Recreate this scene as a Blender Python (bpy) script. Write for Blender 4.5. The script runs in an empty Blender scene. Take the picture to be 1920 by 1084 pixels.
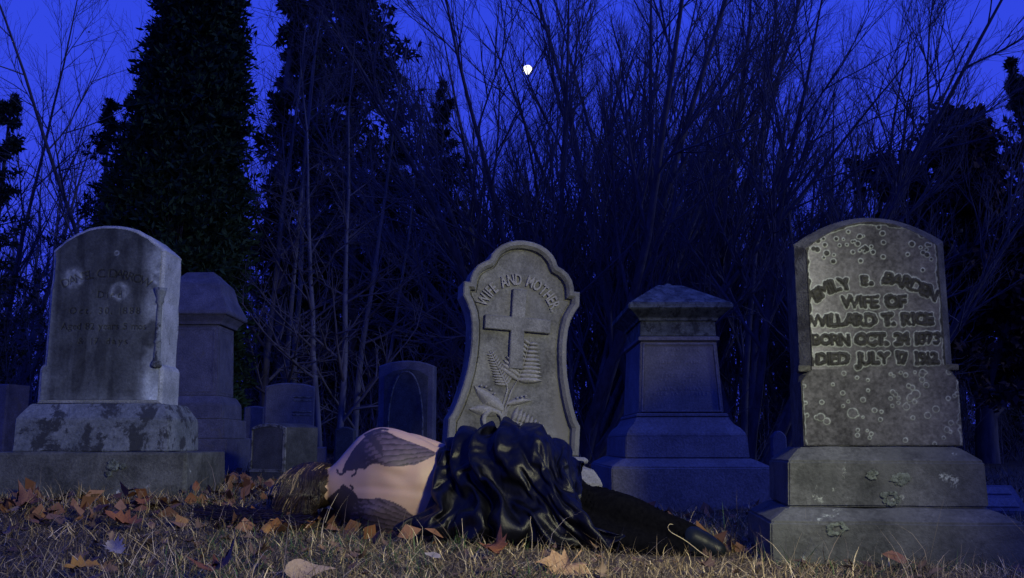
import bpy, bmesh, math, random
import numpy as np
from mathutils import Vector, Matrix, noise as mnoise

S = bpy.context.scene
C = S.collection
R = math.radians
rng = np.random.default_rng(7)
random.seed(7)

# ------------------------------------------------------------------ camera, sky, light, exposure
F, PITCH, CAMH = 1800.0, math.atan(290 / 1800.0), 0.38     # focal length in photo pixels, upward tilt, lens height
cam = bpy.data.objects.new('camera', bpy.data.cameras.new('camera'))
C.objects.link(cam)
cam.location = (0, 0, CAMH)
cam.rotation_euler = (R(90) + PITCH, 0, 0)
cam.data.sensor_width = 36
cam.data.lens = 36 * F / 1920
cam.data.clip_start = 0.05
cam.data.clip_end = 2000
S.camera = cam
S.view_settings.view_transform = 'Standard'
S.view_settings.look = 'None'
S.view_settings.gamma = 1
S.view_settings.exposure = 0
S.view_settings.use_curve_mapping = False

W = bpy.data.worlds.new('World'); S.world = W; W.use_nodes = True
nt = W.node_tree; nt.nodes.clear()
wo = nt.nodes.new('ShaderNodeOutputWorld'); bg = nt.nodes.new('ShaderNodeBackground')
tc = nt.nodes.new('ShaderNodeTexCoord'); sx = nt.nodes.new('ShaderNodeSeparateXYZ')
cr = nt.nodes.new('ShaderNodeValToRGB')
nt.links.new(tc.outputs['Generated'], sx.inputs[0]); nt.links.new(sx.outputs['Z'], cr.inputs[0])
nt.links.new(cr.outputs[0], bg.inputs[0]); nt.links.new(bg.outputs[0], wo.inputs[0])
e = cr.color_ramp.elements                                   # dusk sky: paler violet low down, deep blue above
e[0].position = 0.0; e[0].color = (0.055, 0.080, 0.92, 1)
e[1].position = 0.55; e[1].color = (0.028, 0.070, 0.88, 1)
bg.inputs[1].default_value = 0.86

sun = bpy.data.objects.new('sun', bpy.data.lights.new('sun', 'SUN')); C.objects.link(sun)
sun.data.energy = 0.62; sun.data.angle = R(4); sun.data.color = (0.50, 0.60, 1.0)
sun.rotation_euler = Vector((-0.92, 0.20, -0.30)).to_track_quat('-Z', 'Y').to_euler()   # low glow from the right

lamp = bpy.data.objects.new('photo_lamp', bpy.data.lights.new('photo_lamp', 'SPOT')); C.objects.link(lamp)
lamp.location = (1.45, 1.2, 1.6)                           # the photographer's lamp, right of the camera
lamp.data.energy = 400; lamp.data.color = (0.99, 0.96, 0.58); lamp.data.shadow_soft_size = 0.16
lamp.data.spot_size = R(76); lamp.data.spot_blend = 1.0
lamp.rotation_euler = (Vector((-0.25, 4.1, 0.35)) - Vector(lamp.location)).to_track_quat('-Z', 'Y').to_euler()

# ------------------------------------------------------------------ helpers
CT, ST = math.cos(PITCH), math.sin(PITCH)
def P(px, py, Y):
    u, v = (px - 960) / F, (542 - py) / F
    dy, dz = CT - ST * v, ST + CT * v
    k = Y / dy
    return Vector((u * k, Y, CAMH + dz * k))
def X(px, py, Y): return P(px, py, Y).x
def Z(py, Y): return P(960, py, Y).z
def proj(p):                                                # measure a point against the photo
    p = np.asarray(p, float); y = p[..., 1]; z = p[..., 2] - CAMH
    f = y * CT + z * ST; up = -y * ST + z * CT
    return 960 + F * p[..., 0] / f, 542 - F * up / f

def sstep(a, b, x):
    t = np.clip((np.asarray(x, float) - a) / (b - a), 0, 1); return t * t * (3 - 2 * t)
def ground(x, y):
    x = np.asarray(x, float); y = np.asarray(y, float)
    z = -0.025 + 0.155 * sstep(0.7, -1.7, x) * sstep(2.0, 4.4, y)
    z = z + 0.012 * np.sin(2.1 * x + 0.7) * np.cos(1.7 * y) + 0.006 * np.sin(5.3 * x + 2.2 * y)
    z = z + 0.05 * sstep(6, 11, y) + 1.6 * sstep(16, 60, y) + 0.02 * np.sin(0.9 * x) * sstep(6, 10, y)
    return z
def G(x, y): return float(ground(x, y))

def mesh_obj(name, verts, faces, mat=None, parent=None, smooth=False, cols=None, loc=None):
    me = bpy.data.meshes.new(name)
    verts = np.asarray(verts, np.float32)
    if isinstance(faces, np.ndarray):
        n, k = faces.shape
        me.vertices.add(len(verts)); me.vertices.foreach_set('co', verts.ravel())
        me.loops.add(n * k); me.loops.foreach_set('vertex_index', faces.ravel().astype(np.int32))
        me.polygons.add(n); me.polygons.foreach_set('loop_start', np.arange(0, n * k, k, dtype=np.int32))
        me.update(calc_edges=True); me.validate()
    else:
        me.from_pydata([tuple(map(float, v)) for v in verts], [], [list(map(int, f)) for f in faces]); me.update()
    if smooth: me.polygons.foreach_set('use_smooth', np.ones(len(me.polygons), bool))
    if cols is not None:
        ca = me.color_attributes.new('Col', 'FLOAT_COLOR', 'POINT')
        c = np.ones((len(verts), 4), np.float32); c[:, :3] = cols; ca.data.foreach_set('color', c.ravel())
    return link(name, me, mat, parent, loc)
def link(name, me, mat=None, parent=None, loc=None):
    o = bpy.data.objects.new(name, me); C.objects.link(o)
    if mat: me.materials.append(mat)
    if parent: o.parent = parent
    if loc is not None: o.location = loc
    return o
def bm_obj(name, bm, mat=None, parent=None, smooth=False, loc=None):
    me = bpy.data.meshes.new(name); bm.normal_update(); bm.to_mesh(me); bm.free()
    if smooth: me.polygons.foreach_set('use_smooth', np.ones(len(me.polygons), bool))
    return link(name, me, mat, parent, loc)
def tag(o, label=None, cat=None, group=None, kind=None):
    if label: o['label'] = label
    if cat: o['category'] = cat
    if group: o['group'] = group
    if kind: o['kind'] = kind
    return o
def thing(name, label, cat, loc=(0, 0, 0), rot=(0, 0, 0), group=None):
    o = bpy.data.objects.new(name, None); C.objects.link(o)
    o.empty_display_size = 0.1; o.location = loc; o.rotation_euler = rot
    return tag(o, label, cat, group)
def copy_thing(root, loc, rotz, scale, label=None, group=None):
    r = root.copy(); C.objects.link(r); r.location = loc; r.rotation_euler = (0, 0, rotz); r.scale = scale
    if label: r['label'] = label
    if group: r['group'] = group
    for ch in root.children:
        c = ch.copy(); C.objects.link(c); c.parent = r
    return r

# ------------------------------------------------------------------ materials
def new_mat(name):
    m = bpy.data.materials.new(name); m.use_nodes = True
    return m, m.node_tree, m.node_tree.nodes['Principled BSDF']
def nd(t, kind, **kw):
    n = t.nodes.new(kind)
    for k, v in kw.items():
        if hasattr(n, k): setattr(n, k, v)
        else: n.inputs[k].default_value = v
    return n
def ramp(t, src, stops, mode='LINEAR'):
    r = t.nodes.new('ShaderNodeValToRGB'); t.links.new(src, r.inputs[0]); r.color_ramp.interpolation = mode
    el = r.color_ramp.elements
    while len(el) < len(stops): el.new(0.5)
    for q, (p, c) in zip(el, stops):
        q.position = p; q.color = (*c, 1) if len(c) == 3 else c
    return r.outputs[0]
def mix(t, a, b, f, mode='MIX'):
    m = t.nodes.new('ShaderNodeMix'); m.data_type = 'RGBA'; m.blend_type = mode
    for s, i in ((f, 0), (a, 6), (b, 7)):
        if hasattr(s, 'is_linked') or hasattr(s, 'links'): t.links.new(s, m.inputs[i])
        elif i == 0: m.inputs[0].default_value = s
        else: m.inputs[i].default_value = (*s, 1)
    return m.outputs[2]
def tnoise(t, scale, detail=6, rough=0.6, coord='Object', sc=(1, 1, 1), dist=0.0):
    c = t.nodes.new('ShaderNodeTexCoord'); mp = nd(t, 'ShaderNodeMapping'); mp.inputs['Scale'].default_value = sc
    t.links.new(c.outputs[coord], mp.inputs[0])
    n = nd(t, 'ShaderNodeTexNoise', Scale=scale, Detail=detail, Roughness=rough, Distortion=dist)
    t.links.new(mp.outputs[0], n.inputs['Vector']); return n.outputs[0]
def bump(t, bs, src, strength=0.4, dist=0.01):
    b = nd(t, 'ShaderNodeBump', Strength=strength, Distance=dist)
    t.links.new(src, b.inputs['Height']); t.links.new(b.outputs[0], bs.inputs['Normal'])
def stone(name, lo, hi, spot=None, scale=5, spot_at=(0.60, 0.68), streak=None, attr=False, rough=0.85, bst=0.5):
    m, t, bs = new_mat(name)
    n1 = tnoise(t, scale, 9, 0.68); n2 = tnoise(t, scale * 14, 4, 0.7)
    col = ramp(t, n1, [(0.32, lo), (0.68, hi)])
    col = mix(t, col, ramp(t, n2, [(0.3, (0.45,) * 3), (0.7, (1.25,) * 3)]), 0.75, 'MULTIPLY')
    if streak:
        n4 = tnoise(t, 7, 6, 0.6, sc=(1, 1, 0.12))
        col = mix(t, col, streak, ramp(t, n4, [(0.46, (0, 0, 0)), (0.66, (0.85,) * 3)]))
    if spot:
        n3 = tnoise(t, scale * 1.7, 8, 0.72, dist=0.3, sc=(1.1, 0.9, 1))
        col = mix(t, col, spot, ramp(t, n3, [(spot_at[0], (0, 0, 0)), (spot_at[1], (1, 1, 1))]))
    if attr:
        a = nd(t, 'ShaderNodeVertexColor', layer_name='Col')
        col = mix(t, a.outputs[0], ramp(t, n2, [(0.3, (0.6,) * 3), (0.7, (1.3,) * 3)]), 0.8, 'MULTIPLY')
    t.links.new(col, bs.inputs['Base Color']); bs.inputs['Roughness'].default_value = rough
    bs.inputs['Specular IOR Level'].default_value = 0.25
    bump(t, bs, mix(t, n1, n2, .5), bst * 1.5, 0.012)
    return m
def plain(name, lo, hi, scale=20, rough=0.8, bst=0.3, spec=0.2, sc=(1, 1, 1), rand=None):
    m, t, bs = new_mat(name)
    n = tnoise(t, scale, 6, 0.65, sc=sc); col = ramp(t, n, [(0.3, lo), (0.7, hi)])
    if rand:
        oi = t.nodes.new('ShaderNodeObjectInfo')
        col = mix(t, ramp(t, oi.outputs['Random'], rand), col, 0.45, 'MULTIPLY')
    t.links.new(col, bs.inputs['Base Color']); bs.inputs['Roughness'].default_value = rough
    bs.inputs['Specular IOR Level'].default_value = spec
    if bst: bump(t, bs, n, bst, 0.01)
    return m
def vcol(name, rough=0.8, scale=60, spec=0.2, sss=0.0, lo=0.75, hi=1.2, bst=0.1):
    m, t, bs = new_mat(name)
    a = nd(t, 'ShaderNodeVertexColor', layer_name='Col'); n = tnoise(t, scale, 5, 0.6)
    col = mix(t, a.outputs[0], ramp(t, n, [(0.3, (lo,) * 3), (0.7, (hi,) * 3)]), 1.0, 'MULTIPLY')
    t.links.new(col, bs.inputs['Base Color']); bs.inputs['Roughness'].default_value = rough
    bs.inputs['Specular IOR Level'].default_value = spec
    if sss:
        bs.inputs['Subsurface Weight'].default_value = sss; bs.inputs['Subsurface Radius'].default_value = (0.012, 0.005, 0.003)
        bs.inputs['Subsurface Scale'].default_value = 1.0
    if bst: bump(t, bs, n, bst, 0.004)
    return m

M = {}
M['marble_left'] = stone('weathered_sidelit_marble', (0.20, 0.23, 0.24), (0.42, 0.46, 0.48), (0.07, 0.07, 0.065), 9, (0.60, 0.68))  # slab sides: brightness of the lit right face put into the colour
M['granite_left'] = stone('rough_granite', (0.03, 0.033, 0.025), (0.16, 0.17, 0.145), (0.42, 0.46, 0.42), 6, (0.64, 0.68))
M['plinth_left'] = stone('stained_marble', (0.075, 0.092, 0.097), (0.215, 0.245, 0.255), (0.035, 0.04, 0.042), 4.2, (0.5, 0.55))
M['marble_centre'] = stone('grey_marble', (0.075, 0.077, 0.074), (0.23, 0.235, 0.22), (0.46, 0.44, 0.33), 6, (0.66, 0.74), (0.16, 0.16, 0.15))
M['cross'] = stone('pale_marble', (0.10, 0.102, 0.098), (0.25, 0.255, 0.24), (0.32, 0.31, 0.26), 8, (0.66, 0.74))
M['relief'] = stone('carved_marble', (0.16, 0.16, 0.15), (0.32, 0.32, 0.30), (0.55, 0.53, 0.42), 9, (0.64, 0.72))
M['granite_right'] = stone('grey_granite', (0.025, 0.028, 0.025), (0.135, 0.14, 0.128), (0.38, 0.42, 0.34), 4.5, (0.62, 0.69), (0.085, 0.09, 0.08))
M['slab_right'] = stone('dark_slab', (0.025, 0.025, 0.02), (0.105, 0.108, 0.095), (0.03, 0.03, 0.025), 9, (0.52, 0.6))
M['face'] = stone('inscribed_face', (0, 0, 0), (1, 1, 1), attr=True, bst=0.35)
M['pedestal'] = stone('pedestal_granite', (0.11, 0.11, 0.118), (0.20, 0.20, 0.21), (0.12, 0.12, 0.12), 5, (0.58, 0.7))
M['pedestal_mossy'] = stone('mossy_granite', (0.04, 0.05, 0.045), (0.20, 0.23, 0.20), (0.04, 0.045, 0.04), 12, (0.50, 0.58))
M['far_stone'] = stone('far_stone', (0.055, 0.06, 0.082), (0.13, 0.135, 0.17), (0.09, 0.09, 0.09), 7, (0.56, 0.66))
M['far_dark'] = stone('far_dark_stone', (0.03, 0.034, 0.033), (0.085, 0.092, 0.09), (0.18, 0.2, 0.19), 8, (0.66, 0.72))
M['pale_rim'] = stone('pale_rim', (0.05, 0.055, 0.055), (0.24, 0.26, 0.25), (0.04, 0.045, 0.04), 14, (0.50, 0.58))
M['bark'] = plain('bark', (0.045, 0.04, 0.04), (0.13, 0.12, 0.118), 9, 0.9, 0.6, sc=(1, 1, 0.25))
M['pale_bark'] = plain('pale_bark', (0.06, 0.06, 0.06), (0.19, 0.185, 0.185), 7, 0.85, 0.4, sc=(1, 1, 0.35))
M['twig'] = plain('twig', (0.065, 0.06, 0.066), (0.125, 0.115, 0.125), 4, 0.9, 0)
M['needles'] = plain('needles', (0.010, 0.017, 0.010), (0.028, 0.042, 0.022), 3, 0.75, 0)
M['cedar'] = plain('cedar_foliage', (0.010, 0.022, 0.009), (0.030, 0.060, 0.020), 5, 0.75, 0)
M['oak_leaf'] = plain('withered_oak_leaf', (0.025, 0.014, 0.012), (0.07, 0.035, 0.022), 2, 0.8, 0)
M['soil'] = plain('soil', (0.02, 0.016, 0.011), (0.075, 0.06, 0.042), 9, 0.95, 0.6)
M['grass'] = vcol('dry_grass', 0.7, 30, 0.25)
M['leaf'] = plain('dead_leaf', (0.55, 0.5, 0.45), (1.5, 1.45, 1.4), 28, 0.6, 0.25, 0.3,
                  rand=[(0.0, (0.045, 0.028, 0.02)), (0.3, (0.085, 0.05, 0.03)), (0.55, (0.125, 0.08, 0.05)), (0.74, (0.07, 0.044, 0.034)), (0.88, (0.19, 0.135, 0.085)), (1.0, (0.16, 0.075, 0.028))])
M['litter'] = vcol('leaf_litter', 0.75, 20, 0.2)

# ------------------------------------------------------------------ shape helpers
def norm(a):
    a = np.asarray(a, float); return a / (np.linalg.norm(a, axis=-1, keepdims=True) + 1e-9)
def rough_up(bm, amp, freq=6, seed=0):
    for v in bm.verts:
        p = v.co * freq + Vector((seed * 3.1, seed * 1.7, seed))
        v.co += mnoise.noise_vector(p) * amp
def box_bm(x0, x1, y0, y1, z0, z1, bev=0.008, cuts=0, amp=0.0, seed=0, seg=2):
    bm = bmesh.new(); bmesh.ops.create_cube(bm, size=1)
    for v in bm.verts:
        v.co = Vector((x0 if v.co.x < 0 else x1, y0 if v.co.y < 0 else y1, z0 if v.co.z < 0 else z1))
    if bev: bmesh.ops.bevel(bm, geom=list(bm.edges), offset=bev, segments=seg, affect='EDGES', profile=0.6)
    if cuts:
        bmesh.ops.triangulate(bm, faces=[f for f in bm.faces if len(f.verts) > 4])
        bmesh.ops.subdivide_edges(bm, edges=[e for e in bm.edges if e.calc_length() > 0.06], cuts=cuts, use_grid_fill=True)
        rough_up(bm, amp, 7, seed); rough_up(bm, amp * 0.6, 23, seed + 5)
    return bm
def levels_bm(lv, bev=0.0):
    """stack of rectangles (half width x, half depth y, z) lofted into one body"""
    bm = bmesh.new(); rings = []
    for hx, hy, z in lv:
        rings.append([bm.verts.new((sx * hx, sy * hy, z)) for sx, sy in ((-1, -1), (1, -1), (1, 1), (-1, 1))])
    bm.faces.new(rings[0][::-1]); bm.faces.new(rings[-1])
    for a, b in zip(rings, rings[1:]):
        for i in range(4): bm.faces.new((a[i], a[(i + 1) % 4], b[(i + 1) % 4], b[i]))
    if bev: bmesh.ops.bevel(bm, geom=list(bm.edges), offset=bev, segments=2, affect='EDGES', clamp_overlap=True)
    return bm
def inset(poly, d):
    """move every corner of a closed outline inwards (outline runs counter-clockwise)"""
    p = np.asarray(poly, float); n = len(p); out = []
    for i in range(n):
        a, b, c = p[i - 1], p[i], p[(i + 1) % n]
        u, v = b - a, c - b
        u = u / (np.linalg.norm(u) + 1e-9); v = v / (np.linalg.norm(v) + 1e-9)
        n1, n2 = np.array((-u[1], u[0])), np.array((-v[1], v[0]))
        m = n1 + n2; m = m / (np.linalg.norm(m) + 1e-9)
        out.append(b + m * d / max(0.45, float(m @ n1)))
    return np.array(out)
def profile_bm(rings, cap_front=True, cap_back=True):
    """rings: list of (outline (n,2), y): outlines lofted front to back"""
    bm = bmesh.new(); vs = [[bm.verts.new((q[0], y, q[1])) for q in o] for o, y in rings]
    n = len(vs[0])
    for a, b in zip(vs, vs[1:]):
        for i in range(n): bm.faces.new((a[i], a[(i + 1) % n], b[(i + 1) % n], b[i]))
    for flag, ring in ((cap_front, vs[0][::-1]), (cap_back, vs[-1])):
        if flag:
            f = bm.faces.new(ring); f.normal_update(); bmesh.ops.triangulate(bm, faces=[f])
    bmesh.ops.recalc_face_normals(bm, faces=bm.faces)
    return bm
def inside(poly, x, z):
    poly = np.asarray(poly); r = np.zeros(x.shape, bool); n = len(poly)
    for i in range(n):
        (x1, y1), (x2, y2) = poly[i], poly[(i + 1) % n]
        c = ((y1 > z) != (y2 > z)) & (x < (x2 - x1) * (z - y1) / (y2 - y1 + 1e-12) + x1)
        r ^= c
    return r
_gl = {}
def glyph(ch, bold=0.0):
    key = (ch, bold)
    if key not in _gl:
        cu = bpy.data.curves.new('t', 'FONT'); cu.body = ch; cu.size = 1; cu.resolution_u = 3; cu.offset = bold
        o = bpy.data.objects.new('t', cu); C.objects.link(o)
        me = o.to_mesh(); me.calc_loop_triangles()
        v = np.array([q.co[:2] for q in me.vertices]) if len(me.vertices) else np.zeros((0, 2))
        t = np.array([q.vertices[:] for q in me.loop_triangles], int)
        o.to_mesh_clear(); bpy.data.objects.remove(o); bpy.data.curves.remove(cu)
        if len(v): v[:, 0] -= v[:, 0].min()
        _gl[key] = (v, t, v[:, 0].max() if len(v) else 0.3)
    return _gl[key]
def text_place(s, size, width=None, gap=0.13):
    """letters laid on a line centred at 0: list of (char, x centre), total width"""
    adv = [glyph(c)[2] * size if c != ' ' else 0.34 * size for c in s]; g = gap * size
    tot = sum(adv) + g * (len(s) - 1); k = 1.0 if width is None else width / tot
    x = -tot / 2; out = []
    for c, a in zip(s, adv):
        out.append((c, (x + a / 2) * k)); x += a + g
    return out
def text_tris(s, size, cx, cz, width=None, sag=0.0):
    """triangles of a line of letters; sag lifts the middle into an arch"""
    out = []
    for c, x in text_place(s, size, width):
        if c == ' ': continue
        v, t, w = glyph(c)
        half = (width or 1) / 2
        ang = 0; dz = 0
        if sag:
            dz = sag * (1 - (x / half) ** 2); ang = math.atan(-2 * sag * x / half ** 2)
        q = (v - np.array((w / 2, 0.36))) * size
        ca, sa = math.cos(ang), math.sin(ang)
        q = np.stack((q[:, 0] * ca - q[:, 1] * sa, q[:, 0] * sa + q[:, 1] * ca), 1) + np.array((cx + x, cz + dz))
        out.append(q[t])
    return np.concatenate(out)
def raster(tris, gx, gz):
    m = np.zeros((len(gz), len(gx)), bool); dx, dz = gx[1] - gx[0], gz[1] - gz[0]
    for T in tris:
        i0, i1 = int((T[:, 0].min() - gx[0]) / dx), int((T[:, 0].max() - gx[0]) / dx) + 2
        j0, j1 = int((T[:, 1].min() - gz[0]) / dz), int((T[:, 1].max() - gz[0]) / dz) + 2
        i0, j0 = max(i0, 0), max(j0, 0)
        if i1 <= i0 or j1 <= j0: continue
        xx, zz = np.meshgrid(gx[i0:i1], gz[j0:j1])
        if xx.size == 0: continue
        a, b, c = T
        d = (b[1] - c[1]) * (a[0] - c[0]) + (c[0] - b[0]) * (a[1] - c[1])
        if abs(d) < 1e-14: continue
        l1 = ((b[1] - c[1]) * (xx - c[0]) + (c[0] - b[0]) * (zz - c[1])) / d
        l2 = ((c[1] - a[1]) * (xx - c[0]) + (a[0] - c[0]) * (zz - c[1])) / d
        m[j0:j1, i0:i1] |= (l1 >= -0.02) & (l2 >= -0.02) & (l1 + l2 <= 1.02)
    return m
def dist_to(m, r):
    d = np.full(m.shape, r + 1.0); H, Wd = m.shape
    pad = np.pad(m, r)
    for j in range(-r, r + 1):
        for i in range(-r, r + 1):
            q = math.hypot(i, j)
            if q <= r:
                s = pad[r + j:r + j + H, r + i:r + i + Wd]; np.minimum(d, np.where(s, q, r + 1.0), out=d)
    return d
def vnoise(x, z, f, seed=0, oct=3):
    """cheap value noise on arrays, 0..1"""
    out = 0; amp = 1; tot = 0
    for o in range(oct):
        rr = np.random.default_rng(seed * 31 + o); tab = rr.random((64, 64))
        a, b = x * f + 13.7 * o, z * f + 7.9 * o
        i, j = np.floor(a).astype(int), np.floor(b).astype(int); u, v = a - i, b - j
        u = u * u * (3 - 2 * u); v = v * v * (3 - 2 * v)
        q = lambda m, n: tab[(i + m) % 64, (j + n) % 64]
        out = out + amp * ((q(0, 0) * (1 - u) + q(1, 0) * u) * (1 - v) + (q(0, 1) * (1 - u) + q(1, 1) * u) * v)
        tot += amp; amp *= 0.5; f *= 2
    return out / tot
def plate(name, outline, step, paint, parent, y=0.0, mat=None):
    """fine grid over an outline; paint(x, z) -> colours (…,3) and relief height (m, towards the viewer)"""
    o = np.asarray(outline); x0, x1, z0, z1 = o[:, 0].min(), o[:, 0].max(), o[:, 1].min(), o[:, 1].max()
    gx = np.arange(x0, x1 + step, step); gz = np.arange(z0, z1 + step, step)
    xx, zz = np.meshgrid(gx, gz); ins = inside(o, xx, zz)
    col, h = paint(gx, gz, xx, zz)
    idx = np.arange(xx.size).reshape(xx.shape)
    ok = ins[:-1, :-1] & ins[1:, :-1] & ins[:-1, 1:] & ins[1:, 1:]
    f = np.stack((idx[:-1, :-1], idx[:-1, 1:], idx[1:, 1:], idx[1:, :-1]), -1)[ok]
    used = np.unique(f); re = np.full(xx.size, -1); re[used] = np.arange(len(used))
    v = np.stack((xx, y - h, zz), -1).reshape(-1, 3)[used]
    return mesh_obj(name, v, re[f], mat or M['face'], parent, True, col.reshape(-1, 3)[used])
def arch_outline(hw, z0, zs, zt, n=24, hw_top=None, shoulder=0.0):
    """slab with an arched top: half width, bottom, spring height, crown height"""
    ht = hw if hw_top is None else hw_top
    pts = [(-hw, z0), (hw, z0)]
    for i in range(n + 1):
        t = i / n; x = ht * (1 - 2 * t); pts.append((x, zs + (zt - zs) * (1 - (x / ht) ** 2) ** 0.9))
    return np.array(pts)

# ------------------------------------------------------------------ the ground
def build_ground():
    ys = np.concatenate((np.linspace(-6, 1.5, 16), np.linspace(1.6, 9, 150), np.linspace(9.3, 30, 60), np.linspace(32, 700, 40)))
    xs = np.concatenate((np.linspace(-500, -14, 16), np.linspace(-13, -5, 20), np.linspace(-4.8, 4.8, 160), np.linspace(5, 13, 20), np.linspace(14, 500, 16)))
    xx, yy = np.meshgrid(xs, ys); zz = ground(xx, yy)
    near = (np.abs(xx) < 5) & (yy > 1) & (yy < 9)
    zz = zz + near * 0.012 * (vnoise(xx + 20, yy, 6, 3) - 0.5)
    v = np.stack((xx, yy, zz), -1).reshape(-1, 3); i = np.arange(xx.size).reshape(xx.shape)
    f = np.stack((i[:-1, :-1], i[:-1, 1:], i[1:, 1:], i[1:, :-1]), -1).reshape(-1, 4)
    tag(mesh_obj('ground', v, f, M['soil'], smooth=True), kind='structure')
build_ground()

# ------------------------------------------------------------------ gravestones
def lichen(T, mat, x, y, z, rad, seed, ring=False, rot=0):
    """a crusty round growth: a thin lobed disc, some with a bare heart"""
    rg = np.random.default_rng(seed); n = 60; bm = bmesh.new(); rows = []
    lob = rg.normal(0, .30, n + 8); lob = rad * (.92 + np.convolve(lob, np.ones(5) / 5, 'same')[4:-4] + rg.normal(0, .035, n))
    for k, h in ((.42 if ring else .02, .0002), (.6, .0012), (.85, .0016), (1.0, .0002)):
        rows.append([bm.verts.new((x + lob[i] * k * math.cos(6.283 * i / n), y - h - rg.uniform(0, .0012) * (k < 1), z + lob[i] * k * .8 * math.sin(6.283 * i / n))) for i in range(n)])
    for a, b in zip(rows, rows[1:]):
        for i in range(n): bm.faces.new((a[i], a[(i + 1) % n], b[(i + 1) % n], b[i]))
    bm_obj('lichen_patch', bm, mat, T, True)
M['lichen'] = stone('pale_lichen', (0.09, 0.105, 0.08), (0.24, 0.28, 0.22), (0.04, 0.045, 0.035), 40, (0.50, 0.60))
# --- big stone at the left
def left_stone():
    Yf = 4.60
    cx = (X(-15, 848, Yf) + X(350, 848, Yf)) / 2; hw = (X(350, 848, Yf) - X(-15, 848, Yf)) / 2
    g = G(cx, Yf); T = thing('gravestone', 'tall weathered marble gravestone with arched top and worn lettering, leftmost big stone', 'gravestone', (cx, Yf, g))
    z = lambda py, Y: Z(py, Y) - g
    zb = z(848, Yf)
    b = box_bm(-hw, hw, 0, 0.64, -0.12, zb, 0.014, 3, 0.006, 1); bm_obj('base', b, M['granite_left'], T)
    ph = (X(315, 840, 4.68) - X(22, 840, 4.68)) / 2; pc = (X(315, 840, 4.68) + X(22, 840, 4.68)) / 2 - cx
    zt = z(757, 4.75); zc = z(785, 4.68)
    b = levels_bm([(ph, 0.225, zb + 0.003), (ph - 0.004, 0.222, zc), (ph - 0.02, 0.205, zc + 0.028), (ph - 0.045, 0.175, zt - 0.006), (ph - 0.05, 0.17, zt)], 0.006)
    bmesh.ops.subdivide_edges(b, edges=[e for e in b.edges if e.calc_length() > 0.08], cuts=4, use_grid_fill=True); rough_up(b, 0.004, 9, 3)
    bm_obj('plinth', b, M['plinth_left'], T, loc=(pc, 0.305, 0))
    sh = (X(302, 757, 4.76) - X(68, 757, 4.76)) / 2; sc = (X(302, 757, 4.76) + X(68, 757, 4.76)) / 2 - cx
    zs, zk = z(470, 4.76), z(427, 4.82); zn = z(682, 4.76); w2 = sh - 0.022
    o = [(-sh, zt), (sh, zt), (sh, zn - 0.03), (sh - 0.008, zn - 0.012), (w2, zn)]
    rr = np.random.default_rng(4)
    for t in np.linspace(0.12, 0.98, 9): o.append((w2 + rr.normal(0, 0.002), zn + (zs - zn) * t))
    for i in range(25):
        q = math.pi * i / 24; x = w2 * math.cos(q) * (1 - .0 * i); o.append((x, zs + (zk - zs) * (1 - abs(x / w2) ** 2.3) + rr.normal(0, 0.0012)))
    for t in np.linspace(0.98, 0.12, 14):                       # the chipped left edge
        chip = abs(rr.normal(0, 0.007)) if t > 0.7 else abs(rr.normal(0, 0.002))
        o.append((-w2 + chip, zn + (zs - zn) * t))
    o += [(-w2, zn), (-sh + 0.008, zn - 0.012), (-sh, zn - 0.03)]
    o = np.array(o)
    b = profile_bm([(inset(o, 0.012), 0.0), (inset(o, 0.003), 0.006), (o, 0.016), (o, 0.24), (inset(o, 0.01), 0.252)])
    bmesh.ops.subdivide_edges(b, edges=[e for e in b.edges if e.calc_length() > 0.12], cuts=3)
    bm_obj('slab', b, M['marble_left'], T, loc=(sc, 0.16, 0))
    k = 4.76 / 1800 / 0.985; L = lambda px, py: ((px - 190) * k, z(py, 4.76))
    tr = [text_tris('DANIEL C. DARROW', 0.062, *L(190, 533), width=0.44, sag=0.055),
          text_tris('Died', 0.05, *L(197, 553), width=0.13), text_tris('Oct. 30, 1888', 0.048, *L(190, 583), width=0.36),
          text_tris('Aged 82 years 5 mos', 0.048, *L(190, 612), width=0.42), text_tris('& 17 days', 0.046, *L(190, 640), width=0.25)]
    tr = np.concatenate(tr)
    def paint(gx, gz, x, zz):
        m = raster(tr, gx, gz); n = vnoise(x + 5, zz, 14, 5); s = vnoise(x * 3.2 + 9, zz * 0.5, 6, 8, 4); f = vnoise(x, zz, 60, 9)
        c = 0.035 + 0.085 * n  # dirty stone; the front's weaker lamplight is put into this dark colour too
        st = sstep(0.46, 0.64, s); c = c * (1 - 0.42 * st)
        top = sstep(zs - 0.12, zs + 0.02, zz) * (n > 0.2); c = c * (1 - 0.35 * top * f)
        edge = sstep(w2 - 0.12, w2 - 0.02, x) * np.maximum(sstep(zn + 0.06, zn - 0.12, zz), .55 * sstep(.42, .62, vnoise(x + 2, zz, 9, 71)))
        edge = edge + .25 * sstep(-w2 + .05, -w2 + .01, x) + .3 * sstep(zt + .07, zt + .0, zz) * n   # pale edges; light on the right corner is put into the colour
        c = c + 0.40 * edge * (0.5 + n)
        pale = np.zeros_like(x)
        for q, rad in ((L(128, 522), 0.05), (L(215, 548), 0.045), (L(285, 520), 0.035), (L(205, 475), 0.012)):
            d = np.hypot(x - q[0], zz - q[1]) + 0.02 * (n - 0.5)
            pale = np.maximum(pale, np.exp(-((d - rad * 0.8) / (rad * 0.28)) ** 2) + 0.35 * (d < rad * 0.8))
        c = c + 0.16 * pale * f * 1.6
        cc = np.stack((c * 0.86, c, c * 1.0), -1)
        cc[m] *= 0.58
        h = 0.0035 + 0.003 * (n - 0.5) - 0.004 * m
        return cc, h
    plate('inscription', inset(o, 0.016), 0.0030, paint, T, 0.0, M['face']).location = (sc, 0.158, 0)
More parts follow.
